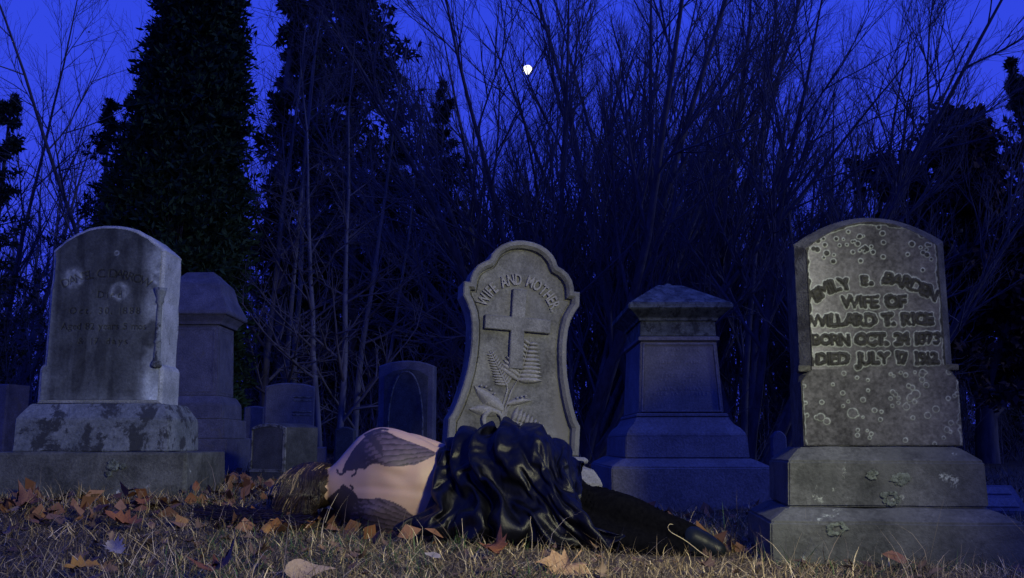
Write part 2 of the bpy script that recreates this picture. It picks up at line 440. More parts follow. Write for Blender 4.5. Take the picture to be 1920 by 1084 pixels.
    for q, (a, c2, d2) in enumerate(((.12, -.06, .035), (.165, -.065, .018), (.10, -.10, .018))): lichen(T, M['lichen'], a, -.008, zb + c2, d2, 40 + q)
    # carved colonette on the right corner
    zc0, zc1 = z(690, 4.75), z(540, 4.75)
    pts = []
    for zz, r in ((zc0, .020), (zc0 + .012, .027), (zc0 + .03, .024), (zc0 + .04, .017), (zc0 + .12, .016), (zc0 + .13, .020), (zc0 + .14, .015), (zc1 - .08, .015), (zc1 - .07, .021), (zc1 - .055, .018), (zc1 - .02, .028), (zc1, .03)):
        pts.append((zz, r))
    bm = bmesh.new(); rings = [[bm.verts.new((r * math.cos(a), r * math.sin(a), zz)) for a in np.linspace(0, 2 * math.pi, 14, endpoint=False)] for zz, r in pts]
    for a, b2 in zip(rings, rings[1:]):
        for i in range(14): bm.faces.new((a[i], a[(i + 1) % 14], b2[(i + 1) % 14], b2[i]))
    bm.faces.new(rings[0][::-1]); bm.faces.new(rings[-1]); rough_up(bm, 0.004, 40, 2)
    bm_obj('colonette', bm, M['plinth_left'], T, True, loc=(sc + w2 - 0.014, 0.163, 0))
left_stone()

# --- big stone at the right
def right_stone():
    Yf = 3.30; rot = -R(7)
    cx = X(1680, 980, Yf); g = G(cx, Yf)
    T = thing('gravestone', 'big dark gravestone with ringed lichen over raised lettering, on stepped blocks at right', 'gravestone', (cx, Yf, g), (0, 0, rot))
    z = lambda py, Y: Z(py, Y) - g
    hw = 0.415
    z1, z1b = z(981, 3.30), z(952, 3.44)
    b = levels_bm([(hw, 0.33, -0.15), (hw - 0.004, 0.327, z1), (hw - 0.075, 0.25, z1b)], 0.007)
    bmesh.ops.subdivide_edges(b, edges=[e for e in b.edges if e.calc_length() > 0.08], cuts=4, use_grid_fill=True); rough_up(b, 0.005, 8, 11)
    bm_obj('base', b, M['granite_right'], T, loc=(0, 0.33, 0))
    z2, z2b = z(866, 3.43), z(838, 3.53)
    w2 = 0.337
    b = levels_bm([(w2, 0.245, z1b + 0.003), (w2 - 0.006, 0.24, z2), (w2 - 0.062, 0.165, z2b)], 0.006)
    bmesh.ops.subdivide_edges(b, edges=[e for e in b.edges if e.calc_length() > 0.08], cuts=4, use_grid_fill=True); rough_up(b, 0.004, 9, 12)
    bm_obj('plinth', b, M['granite_right'], T, loc=(0.008, 0.37, 0))
    sx_, Ys = 0.028, 3.53
    zn, zs, zk = z(692, Ys), z(452, Ys), z(404, Ys); ws, wu = 0.281, 0.272
    ft, n = 0.0, 28
    def outl(hl, hu, dtop):
        o = [(-hl, z2b + 0.003), (hl, z2b + 0.003), (hl, zn - 0.045), (hl - (hl - hu) * 0.5, zn - 0.02), (hu, zn)]
        for t in np.linspace(0.15, 0.95, 6): o.append((hu, zn + (zs - dtop - zn) * t))
        for i in range(n + 1):
            x = hu * (1 - 2 * i / n); o.append((x, zs - dtop + (zk - zs) * (1 - (x / hu) ** 2)))
        for t in np.linspace(0.95, 0.15, 6): o.append((-hu, zn + (zs - dtop - zn) * t))
        o += [(-hu, zn), (-hl + (hl - hu) * 0.5, zn - 0.02), (-hl, zn - 0.045)]
        return np.array(o)
    A, B_, D = outl(ws - 0.004, wu - 0.034, 0.026), outl(ws - 0.001, wu, 0.002), outl(ws, wu + 0.002, 0.0)
    bm_obj('slab', profile_bm([(A, 0.0), (B_, 0.042), (D, 0.05), (D, 0.235), (inset(D, 0.012), 0.247)]), M['slab_right'], T, loc=(sx_, 0.225, 0))
    # small ledge under each chamfered corner
    for s in (-1, 1):
        bm_obj('corner_stop', box_bm(-0.028, 0.028, -0.004, 0.05, -0.012, 0.012, 0.005), M['slab_right'], T, loc=(sx_ + s * (wu - 0.016), 0.231, zn + 0.004))
    for q, (a, b2, c2, d2, e2) in enumerate(((-.06, .0, .035, .022, 0), (.035, .002, .020, .034, 0), (.0, .0, -.045, .034, 1))):
        lichen(T, M['lichen'], a + .02, .1215 + b2, (z1b + z2) / 2 + c2, d2, 30 + q, e2)
    lichen(T, M['lichen'], -.19, -.002, z1 - .02, .035, 35, 1)
    k = Ys / 1800 / 0.985
    L = lambda px, py: ((px - 1652) * k, z(py, Ys))
    lines = [('EMILY', 0.060, L(1576, 543), 0.135, 0.0, 0.36), ('E.', 0.045, L(1640, 527), 0.04, 0, 0), ('BARDEN', 0.060, L(1718, 540), 0.19, 0.0, -0.40),
             ('WIFE', 0.062, L(1626, 566), 0.125, 0, 0), ('OF', 0.062, L(1690, 566), 0.065, 0, 0), ('WILLARD T. RICE', 0.060, L(1644, 600), 0.43, 0, 0),
             ('BORN OCT. 24 1873', 0.056, L(1650, 636), 0.445, 0, 0), ('DIED JULY 17 1912', 0.058, L(1650, 672), 0.425, 0, 0)]
    tr = []
    for s, size, (x, zz), wd, sag, slope in lines:
        q = text_tris(s, size, 0, 0, wd)
        if slope:
            a = math.atan(slope); sg = 0.012
            q = q + np.stack((0 * q[..., 0], sg * (1 - (q[..., 0] / (wd / 2)) ** 2)), -1)
            ca, sa = math.cos(a), math.sin(a); q = np.stack((q[..., 0] * ca - q[..., 1] * sa, q[..., 0] * sa + q[..., 1] * ca), -1)
        tr.append(q + np.array((x, zz)))
    tr = np.concatenate(tr)
    rr = np.random.default_rng(21)
    spots = []                                                   # round lichens: x, z, radius
    for i in range(62):
        px, py = rr.uniform(1512, 1795), rr.uniform(698, 832); spots.append((*L(px, py), abs(rr.normal(0, 0.0035)) + 0.0032))
    for q in ((1602, 775, .017), (1545, 782, .012), (1555, 790, .010), (1715, 740, .014), (1704, 748, .010), (1697, 763, .011), (1712, 754, .007), (1748, 768, .010), (1728, 703, .009)): spots.append((*L(*q[:2]), q[2]))
    for i in range(26): spots.append((*L(rr.normal(1648, 26), rr.normal(462, 20)), rr.uniform(.003, .009)))
    for i in range(13): spots.append((*L(rr.normal(1560, 18), rr.normal(465, 18)), rr.uniform(.004, .011)))
    for i in range(13): spots.append((*L(rr.normal(1738, 20), rr.normal(470, 24)), rr.uniform(.004, .010)))
    def paint(gx, gz, x, zz):
        st = gx[1] - gx[0]; n1 = vnoise(x + 3, zz, 40, 2); n2 = vnoise(x, zz, 110, 6); n3 = vnoise(x + 8, zz + 2, 7, 12)
        lm = raster(tr, gx, gz)
        d = dist_to(lm, 9) * st + (n1 - 0.5) * 0.013               # ragged growth round the letters
        s = d - 0.0072
        for a, b, r in spots: s = np.minimum(s, np.hypot(x - a, zz - b) + (n1 - 0.5) * 0.0035 - r)
        # crust creeping in from the rim of the face
        ex = np.minimum(wu - 0.044 - np.abs(x + 0.0), (zs - 0.03 + (zk - zs) * (1 - (x / wu) ** 2)) - 0.008 - zz)
        ex = np.where(zz < zn + 0.012, ws - 0.010 - np.abs(x), ex) + (n1 - 0.5) * 0.016
        s = np.minimum(s, ex)
        ring = np.exp(-((s - 0.0016) / 0.0017) ** 2)
        ins = sstep(0.0006, -0.0012, s)
        base = 0.035 + 0.080 * n3 + 0.07 * (n2 - 0.5) + 0.05 * (n1 - 0.5)
        base = base + 0.10 * sstep(0.0, 0.0, 1) * sstep(-wu + 0.17, -wu + 0.03, x) * (zz > zn)
        c = np.stack((base, base * 1.0, base * 0.97), -1)
        dark = 0.016 + 0.045 * n2 ** 2; small = sstep(zn, zn - 0.02, zz) * (0.02 + 0.5 * base)
        dk = np.stack((dark + small, dark * 1.02 + small, dark * 0.9 + small), -1)
        c = c * (1 - ins[..., None]) + dk * ins[..., None]
        rc = np.array((0.42, 0.48, 0.40)) * (0.75 + 0.5 * n2[..., None])
        ring = ring * (0.25 + 0.42 * vnoise(x + 1, zz + 7, 18, 15))
        c = c * (1 - ring[..., None]) + rc * ring[..., None]
        h = 0.003 + 0.0022 * ins + 0.0016 * ring + 0.004 * lm + 0.0012 * (n2 - 0.5)
        return c, h
    plate('inscription', inset(A, 0.002), 0.0023, paint, T, 0.0).location = (sx_, 0.224, 0)
right_stone()

# --- carved stone in the middle
def leaflet_bm(length, width, height, n=7, bend=0.0, taper=1.0):
    bm = bmesh.new(); rows = []
    for i in range(n + 1):
        t = i / n; w = width * (math.sin(math.pi * min(1, 0.08 + 0.92 * t ** 0.8)) ** 0.75) if i < n else 0.0008
        row = []
        for u in (-1, -0.55, 0, 0.55, 1):
            row.append(bm.verts.new((t * length, -height * (1 - u * u) * math.sin(math.pi * (0.15 + 0.8 * t)) - 0.002 + (0.006 if abs(u) == 1 else 0), u * w / 2 + bend * t * t * length)))
        rows.append(row)
    for a, b in zip(rows, rows[1:]):
        for i in range(4): bm.faces.new((a[i], a[i + 1], b[i + 1], b[i]))
    return bm
def centre_stone():
    Yc = 4.86
    x0 = X(957, 845, Yc); g = G(x0, Yc)
    T = thing('gravestone', 'pale carved marble headstone with a cross, fern relief and scalloped top, behind the lying person', 'gravestone', (x0, Yc, g), (0, R(3.2), R(13)))
    k = 4.86 / 1800 / 0.985; zb = Z(850, Yc) - g
    # moulded base
    b = levels_bm([(0.42, 0.25, -0.15), (0.42, 0.25, zb - 0.125), (0.41, 0.235, zb - 0.10), (0.385, 0.21, zb - 0.06), (0.345, 0.175, zb - 0.045), (0.345, 0.175, zb - 0.04)], 0.004)
    bm_obj('base', b, M['relief'], T, loc=(0.0, 0.10, 0))
    b = levels_bm([(0.345, 0.17, zb - 0.037), (0.358, 0.183, zb - 0.028), (0.362, 0.187, zb - 0.018), (0.358, 0.183, zb - 0.008), (0.345, 0.17, zb)], 0.0)
    bm_obj('roll_moulding', b, M['relief'], T, True, loc=(0.0, 0.10, 0))
    half = [(0, 118), (55, 118), (66, 112), (88, 104), (115, 97), (145, 91), (175, 87.5), (205, 86.5), (232, 88), (252, 92), (268, 99), (282, 107), (308, 107), (308.5, 96), (318, 95), (330, 91), (341, 84), (349, 74), (354, 64), (357, 62), (366, 59), (376, 52), (385, 42), (392, 29), (396, 15), (397, 0)]
    right = [(w * k * 1.05, h * k + zb + 0.002) for h, w in half]; left = [(-x, zz) for x, zz in right[::-1][1:]]
    o = np.array(right + left)
    i1, i2, i3 = inset(o, 0.024), inset(o, 0.038), inset(o, 0.050)
    b = profile_bm([(i3, 0.040), (inset(o, .046), 0.050), (inset(o, .042), 0.050), (i2, 0.034), (i2, 0.018), (i1, 0.0), (inset(o, 0.006), 0.0), (o, 0.008), (o, 0.175), (inset(o, 0.01), 0.185)])
    rough_up(b, 0.0022, 25, 9)
    bm_obj('headstone', b, M['marble_centre'], T)
    # low inner step following the panel
    L = lambda px, py: ((px - 957 - (842 - py) * 0.055) * k, zb + (850 - py) * k)
    cxp, cz = 8 * 0.0, 0
    c0 = np.array(L(965, 612))
    # the cross
    w = 13 * k; arm = 63 * k
    up, dn = 66 * k, 84 * k
    cr_ = np.array([(-w, -dn), (w, -dn), (w, -w), (arm, -w), (arm, w), (w, w), (w, up), (-w, up), (-w, w), (-arm, w), (-arm, -w), (-w, -w)]) + c0
    b = profile_bm([(inset(cr_, 0.004), 0.006), (cr_, 0.011), (cr_, 0.039)], cap_back=False); bm_obj('cross', b, M['cross'], T)
    # raised lettering over the cross, each letter its own piece
    s = 'WIFE AND MOTHER.'; n = len(s); rad = 76 * k; cc = np.array(L(968, 600))
    pl = text_place(s, 1.0, gap=.22); span = R(72); mx = max(abs(p[1]) for p in pl)
    for ch, xp in pl:
        if ch == ' ': continue
        a = xp / mx * span; size = 0.082
        v, t, wd = glyph(ch, .022); q = (v - np.array((wd / 2, 0.36))) * size * np.array((0.62, 1.0))
        bm = bmesh.new(); fr = [bm.verts.new((x, 0, zz)) for x, zz in q]
        for f in t: bm.faces.new([fr[i] for i in f][::-1])
        ge = bmesh.ops.extrude_face_region(bm, geom=list(bm.faces)); bmesh.ops.translate(bm, vec=(0, -0.014, 0), verts=[e for e in ge['geom'] if isinstance(e, bmesh.types.BMVert)])
        bmesh.ops.recalc_face_normals(bm, faces=bm.faces)
        lo = bm_obj('letter', bm, M['relief'], T, loc=(cc[0] + rad * 1.0 * math.sin(a), 0.0395, cc[1] + rad * (math.cos(a)) - 0.004))
        lo.rotation_euler = (0, a, 0)
    # ferns and leaves
    def frond(p0, p1, npair, l0, wd, left=True, right=True, hgt=0.014, ang=62, grow=1.0):
        p0, p1 = np.array(L(*p0)), np.array(L(*p1)); d = p1 - p0; Ln = np.linalg.norm(d); a0 = math.atan2(d[1], d[0])
        ro = bmesh.new(); st = [(p0[0], 0.030, p0[1]), ((p0[0] + p1[0]) / 2, 0.026, (p0[1] + p1[1]) / 2), (p1[0], 0.034, p1[1])]
        vs, fs = tubes([(np.array(st), np.array((0.005, 0.004, 0.002)))], 6)
        fo = mesh_obj('fern_frond', vs, fs, M['relief'], T, True)
        for i in range(npair):
            t = 0.04 + 0.9 * i / npair; q = p0 + d * t; ll = l0 * (1 - 0.76 * t) + 0.006
            for side in ((1,) if left else ()) + ((-1,) if right else ()):
                lf = bm_obj('leaflet', leaflet_bm(ll, wd * (1.15 - 0.55 * t), hgt), M['relief'], fo, True)
                aa = a0 + side * R(ang); lf.location = (q[0], 0.034 - 0.002 * (i % 2), q[1]); lf.rotation_euler = (R(random.uniform(-6, 6)), -aa, R(random.uniform(-4, 4)))
    frond((966, 718), (992, 634), 10, 0.124, 0.034, hgt=.022, ang=74)
    frond((946, 728), (912, 664), 12, 0.055, 0.017, hgt=0.008, ang=60)
    frond((955, 790), (1022, 808), 8, 0.074, 0.030, hgt=.02, ang=88)
    def leaf(p0, p1, wd, hgt, bend=0.0):
        p0, p1 = np.array(L(*p0)), np.array(L(*p1)); d = p1 - p0
        lf = bm_obj('leaf', leaflet_bm(np.linalg.norm(d), wd, hgt, 12, bend), M['relief'], T, True)
        lf.location = (p0[0], 0.034, p0[1]); lf.rotation_euler = (0, -math.atan2(d[1], d[0]), 0)
    leaf((938, 772), (880, 738), 0.075, 0.028, -0.10); leaf((934, 776), (875, 772), 0.065, 0.022, 0.05); leaf((945, 762), (991, 742), 0.036, 0.018, -0.2)
    # curled flower
    vs, fs = tubes([(np.array([(L(936 + 0, 775)[0] + 0.048 * math.cos(a) - 0.045, 0.028 - 0.010 * math.sin(a * .5), L(0, 792)[1] + 0.046 * math.sin(a)) for a in np.linspace(R(-20), R(250), 16)]), 0.012 * np.sin(np.linspace(0.25, math.pi - 0.25, 16)) + 0.002)], 8)
    mesh_obj('curled_leaf', vs, fs, M['relief'], T, True)
    for pts in (((940, 810), (942, 770), (955, 735), (966, 716)), ((940, 810), (938, 765), (947, 735), (946, 726)), ((940, 810), (946, 770), (962, 752), (985, 746)), ((940, 800), (936, 770), (922, 745), (900, 735))):
        vs, fs = tubes([(np.array([(L(*q)[0], 0.033, L(*q)[1]) for q in pts]), np.array((0.007, 0.006, 0.005, 0.003)))], 6); mesh_obj('stem', vs, fs, M['relief'], T, True)
    for q in ((896, 731), (905, 732), (914, 737), (921, 744), (964, 749), (972, 746), (980, 744)):
        bm = bmesh.new(); bmesh.ops.create_icosphere(bm, subdivisions=1, radius=0.0075); x, zz = L(*q); bm_obj('berry', bm, M['relief'], T, True, loc=(x, 0.018, zz))

# tubes along polylines; every polyline (pts (n,3), radii (n)) of one call has the same n
def tubes(polys, sides):
    pts = np.array([p[0] for p in polys], float); rad = np.array([p[1] for p in polys], float)
    return tubes_np(pts, rad, sides)
def tubes_np(pts, rad, sides):
    N, n, _ = pts.shape
    tg = np.gradient(pts, axis=1); tg /= np.linalg.norm(tg, axis=2, keepdims=True) + 1e-9
    ref = np.where(np.abs(tg[:, :1, 2:3]) > 0.8, np.array((1.0, 0.13, 0)), np.array((0, 0.1, 1.0))); ref = np.broadcast_to(ref, tg.shape)
    a = np.cross(tg, ref); a /= np.linalg.norm(a, axis=2, keepdims=True) + 1e-9; b = np.cross(tg, a)
    th = np.arange(sides) * 2 * math.pi / sides
    v = pts[:, :, None] + rad[:, :, None, None] * (a[:, :, None] * np.cos(th)[:, None] + b[:, :, None] * np.sin(th)[:, None])
    idx = np.arange(N * n * sides).reshape(N, n, sides); nx = np.roll(idx, -1, 2)
    f = np.stack((idx[:, :-1], nx[:, :-1], nx[:, 1:], idx[:, 1:]), -1).reshape(-1, 4)
    return v.reshape(-1, 3), f
centre_stone()

# --- pedestal monument at the right
def right_pedestal():
    Yc = 6.77; cx = X(1270, 870, 6.48) * 1.01; g = G(cx, Yc)
    T = thing('pedestal_monument', 'broad square pedestal monument with pyramid cap standing in blue shade right of the carved headstone', 'monument', (cx, Yc, g), (0, 0, 0))
    z = lambda py, Y: Z(py, Y) - g
    za, zb_, zc, zd = z(878, 5.99), z(862, 6.08), z(820, 6.09), z(785, 6.19)
    b = levels_bm([(0.49, 0.49, -0.2), (0.49, 0.49, za), (0.40, 0.40, zb_)], 0.008); rough_up(b, 0.004, 9, 4); bm_obj('base', b, M['pedestal'], T)
    bm_obj('plinth', levels_bm([(0.388, 0.388, zb_ + 0.002), (0.380, 0.380, zc)], 0.006), M['pedestal'], T)
    bm_obj('ogee', levels_bm([(0.375, 0.375, zc + 0.002), (0.372, 0.372, zc + 0.016), (0.35, 0.35, zc + 0.05), (0.32, 0.32, zc + 0.075), (0.30, 0.30, zd - 0.012), (0.296, 0.296, zd)], 0.0), M['pedestal'], T)
    zbd = z(777, 6.19)
    bm_obj('lower_bead', levels_bm([(0.285, 0.285, zd + 0.002), (0.294, 0.294, zd + 0.008), (0.294, 0.294, zbd - 0.008), (0.282, 0.282, zbd)]), M['pedestal'], T)
    ze = z(642, 6.22)
    bm_obj('die', levels_bm([(0.274, 0.274, zbd + 0.002), (0.250, 0.250, ze)], 0.005), M['pedestal'], T)
    zf = z(632, 6.22)
    bm_obj('upper_bead', levels_bm([(0.254, 0.254, ze + 0.002), (0.264, 0.264, ze + 0.008), (0.264, 0.264, zf - 0.007), (0.252, 0.252, zf)]), M['pedestal'], T)
    zg = z(603, 6.21)
    bm_obj('frieze', levels_bm([(0.250, 0.250, zf + 0.002), (0.246, 0.246, zg)], 0.004), M['pedestal_mossy'], T)
    zh, zi, zt = z(583, 6.15), z(570, 6.13), z(533, 6.4)
    bm_obj('cornice', levels_bm([(0.258, 0.258, zg + 0.002), (0.262, 0.262, zg + 0.02), (0.285, 0.285, zg + 0.035), (0.322, 0.322, zh), (0.322, 0.322, zh + 0.004)]), M['pedestal_mossy'], T)
    b = levels_bm([(0.336, 0.336, zh + 0.006), (0.338, 0.338, zi), (0.09, 0.09, zt), (0.03, 0.03, zt + 0.012), (0.018, 0.018, zt + 0.03)], 0.006); rough_up(b, 0.004, 12, 6)
    bm_obj('cap', b, M['pedestal_mossy'], T)
    T.scale = (1.015, 1.6, 1.02)                                  # longer than it is wide
    # inscription panel, recessed in a frame
    hh = ze - zbd; o = np.array([(-0.245, 0), (0.245, 0), (0.222, hh - 0.025), (-0.222, hh - 0.025)])
    k = 6.2 / 1800 / 0.985
    tr = np.concatenate([text_tris(s, sz, 0, hh - dz, width=wd) for s, sz, dz, wd in (('WILLIAM ALLEN', .03, .07, .26), ('DIED MAR. 4, 1861', .022, .105, .34), ('JANE W. ALLEN', .03, .15, .26), ('DIED AUG. 9, 1874', .022, .185, .34), ('HENRY ALLEN', .03, .235, .24), ('DIED 1879', .022, .27, .30), ('ELLEN G. ALLEN', .03, .32, .28), ('DIED JAN. 1, 1882', .022, .355, .36))])
    def paint(gx, gz, x, zz):
        m = raster(tr, gx, gz); n = vnoise(x + 2, zz, 12, 3); c = 0.10 + 0.07 * n
        cc = np.stack((c, c, c * 1.02), -1); cc[m] *= 1.22
        return cc, 0.0 * x + 0.002 * m
    tilt = math.atan((0.274 - 0.250) / hh)
    pl = plate('inscription', o, 0.004, paint, T); pl.location = (0, -0.2765, zbd + 0.014); pl.rotation_euler = (-tilt, 0, 0)
    for name, pts in (('panel_frame', [((-0.252, 0), (0.252, 0))]),):
        oo = np.array([(-0.262, -0.004), (0.262, -0.004), (0.236, hh - 0.018), (-0.236, hh - 0.018)])
        b = profile_bm([(inset(oo, 0.015), 0.0), (inset(oo, 0.013), -0.008), (inset(oo, 0.003), -0.008), (oo, 0.0)], False, False)
        fr = bm_obj(name, b, M['pedestal'], T, loc=(0, -0.2755, zbd + 0.010)); fr.rotation_euler = (-tilt, 0, 0)
right_pedestal()

def rear_monument():
    Yc = 7.95; cx = X(368, 800, Yc); g = G(cx, Yc)
    T = thing('pedestal_monument', 'slender pedestal monument with blunt hipped cap standing behind the left gravestone', 'monument', (cx, Yc, g))
    z = lambda py: Z(py, 7.7) - g
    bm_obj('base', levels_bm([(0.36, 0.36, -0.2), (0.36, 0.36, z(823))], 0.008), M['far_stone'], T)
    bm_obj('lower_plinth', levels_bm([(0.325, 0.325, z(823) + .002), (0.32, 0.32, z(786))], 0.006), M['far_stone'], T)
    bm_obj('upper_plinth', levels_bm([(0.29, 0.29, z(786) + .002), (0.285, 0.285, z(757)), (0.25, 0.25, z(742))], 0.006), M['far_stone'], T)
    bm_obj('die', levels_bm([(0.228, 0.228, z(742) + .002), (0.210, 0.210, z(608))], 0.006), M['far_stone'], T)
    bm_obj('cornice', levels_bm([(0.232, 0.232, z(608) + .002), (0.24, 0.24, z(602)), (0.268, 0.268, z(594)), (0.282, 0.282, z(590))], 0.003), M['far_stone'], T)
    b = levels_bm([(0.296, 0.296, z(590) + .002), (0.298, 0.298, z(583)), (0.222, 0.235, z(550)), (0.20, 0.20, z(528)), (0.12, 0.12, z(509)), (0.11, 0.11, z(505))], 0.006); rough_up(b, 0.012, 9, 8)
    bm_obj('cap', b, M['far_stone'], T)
    for s, (yy, xx, rz) in enumerate(((-0.223, 0, 0), (0.0, 0.223, R(90)))):
        hh = z(615) - z(735); oo = np.array([(-0.195, 0), (0.195, 0), (0.182, hh), (-0.182, hh)])
        b = profile_bm([(inset(oo, 0.012), 0.0), (inset(oo, 0.010), -0.007), (oo, -0.007), (oo, 0.008)], False, False)
        fr = bm_obj('panel_frame', b, M['far_stone'], T, loc=(xx, yy, z(735))); fr.rotation_euler = (-math.atan(0.018 / (z(608) - z(742))) if s == 0 else 0, 0 if s == 0 else -math.atan(0.018 / (z(608) - z(742))), rz)
        if s: fr.rotation_euler = (-math.atan(0.018 / (z(608) - z(742))), 0, rz)
rear_monument()

def tablet(px0, px1, py_top, Y, label, mat, depth=0.12, arch=0.0, rz=0.0, tilt=0.0, lines=0, base=True, group=None, name='gravestone', shoulder=None, rim=None):
    cx = (X(px0, 800, Y) + X(px1, 800, Y)) / 2; hw = abs(X(px1, 800, Y) - X(px0, 800, Y)) / 2
    g = G(cx, Y); zt = Z(py_top, Y) - g
    T = thing(name, label, 'gravestone', (cx, Y, g), (tilt, 0, rz), group)
    o = arch_outline(hw, -0.12, zt - arch, zt, 14) if arch else np.array([(-hw, -0.12), (hw, -0.12), (hw, zt), (-hw, zt)])
    b = profile_bm([(inset(o, 0.012), 0), (o, 0.012), (o, depth - 0.01), (inset(o, 0.01), depth)]); rough_up(b, 0.003, 14, int(px0))
    bm_obj('slab', b, mat, T)
    if rim:
        q = o.copy(); q[:2, 1] = 0.06
        b = profile_bm([(inset(q, 0.026), 0.004), (inset(q, 0.024), -0.006), (inset(q, 0.006), -0.004), (inset(q, 0.004), 0.006)], False, False); rough_up(b, 0.004, 30, 2)
        bm_obj('rim', b, M['pale_rim'], T)
    if base:
        bm_obj('base', box_bm(-hw * 1.28, hw * 1.28, -0.07, depth + 0.07, -0.15, 0.09, 0.01), mat, T)
    return T, hw, zt
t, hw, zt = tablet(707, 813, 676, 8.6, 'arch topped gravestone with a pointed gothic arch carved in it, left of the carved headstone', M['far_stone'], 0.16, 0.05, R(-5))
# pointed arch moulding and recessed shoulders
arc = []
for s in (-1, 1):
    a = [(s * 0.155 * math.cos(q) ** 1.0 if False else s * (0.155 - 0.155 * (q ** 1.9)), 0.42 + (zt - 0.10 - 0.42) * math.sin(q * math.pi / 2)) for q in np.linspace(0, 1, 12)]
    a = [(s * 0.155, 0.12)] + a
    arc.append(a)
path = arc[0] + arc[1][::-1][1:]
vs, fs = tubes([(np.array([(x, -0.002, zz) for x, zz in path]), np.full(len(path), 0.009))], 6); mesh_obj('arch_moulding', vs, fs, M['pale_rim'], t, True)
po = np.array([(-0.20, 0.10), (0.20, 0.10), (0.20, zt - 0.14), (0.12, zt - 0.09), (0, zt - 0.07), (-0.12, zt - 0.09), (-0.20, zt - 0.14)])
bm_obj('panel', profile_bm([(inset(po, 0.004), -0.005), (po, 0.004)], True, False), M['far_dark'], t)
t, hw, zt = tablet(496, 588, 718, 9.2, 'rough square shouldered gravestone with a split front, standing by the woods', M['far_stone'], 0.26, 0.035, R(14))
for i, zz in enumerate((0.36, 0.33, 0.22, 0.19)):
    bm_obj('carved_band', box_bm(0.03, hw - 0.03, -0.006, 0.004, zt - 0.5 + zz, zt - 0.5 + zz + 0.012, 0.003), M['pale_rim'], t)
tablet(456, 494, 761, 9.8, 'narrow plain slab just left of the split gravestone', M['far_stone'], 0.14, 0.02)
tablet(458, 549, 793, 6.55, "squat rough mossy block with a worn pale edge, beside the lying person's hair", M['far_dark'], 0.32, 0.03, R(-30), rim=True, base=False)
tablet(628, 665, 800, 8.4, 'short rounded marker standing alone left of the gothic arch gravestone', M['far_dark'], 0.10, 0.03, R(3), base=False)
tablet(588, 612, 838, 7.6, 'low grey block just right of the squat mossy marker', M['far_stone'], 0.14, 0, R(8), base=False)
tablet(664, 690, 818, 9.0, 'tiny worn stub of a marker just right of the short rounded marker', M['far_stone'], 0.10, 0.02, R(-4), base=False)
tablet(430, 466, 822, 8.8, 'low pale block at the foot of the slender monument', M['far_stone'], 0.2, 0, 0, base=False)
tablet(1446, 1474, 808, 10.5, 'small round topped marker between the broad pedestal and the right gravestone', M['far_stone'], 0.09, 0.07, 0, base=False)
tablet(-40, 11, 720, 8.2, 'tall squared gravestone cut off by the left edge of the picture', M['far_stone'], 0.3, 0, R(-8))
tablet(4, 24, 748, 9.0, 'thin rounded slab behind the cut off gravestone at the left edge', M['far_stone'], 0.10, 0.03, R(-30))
def ledger():
    Y = 5.6; cx = X(1868, 930, Y); g = G(cx, Y)
    T = thing('slant_marker', 'low slanted blue grave marker in the grass beyond the right gravestone', 'gravestone', (cx, Y, g), (0, 0, R(-12)))
    b = bmesh.new()
    vs = [b.verts.new(c) for c in ((-.17, 0, -.08), (.17, 0, -.08), (.17, .3, -.08), (-.17, .3, -.08), (-.17, 0, .02), (.17, 0, .02), (.17, .3, .16), (-.17, .3, .16))]
    for f in ((3, 2, 1, 0), (4, 5, 6, 7), (0, 1, 5, 4), (1, 2, 6, 5), (2, 3, 7, 6), (3, 0, 4, 7)): b.faces.new([vs[i] for i in f])
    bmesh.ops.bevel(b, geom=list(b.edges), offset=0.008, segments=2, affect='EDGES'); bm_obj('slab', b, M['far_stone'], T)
    for y0, y1 in ((0.04, 0.14), (0.18, 0.26)):
        q = bm_obj('raised_panel', box_bm(-.13, .13, 0, y1 - y0, -0.004, 0.008, 0.004), M['pedestal'], T, loc=(0, y0, .02 + y0 * .14 / .3 + 0.002)); q.rotation_euler = (math.atan(.14 / .3), 0, 0)
ledger()
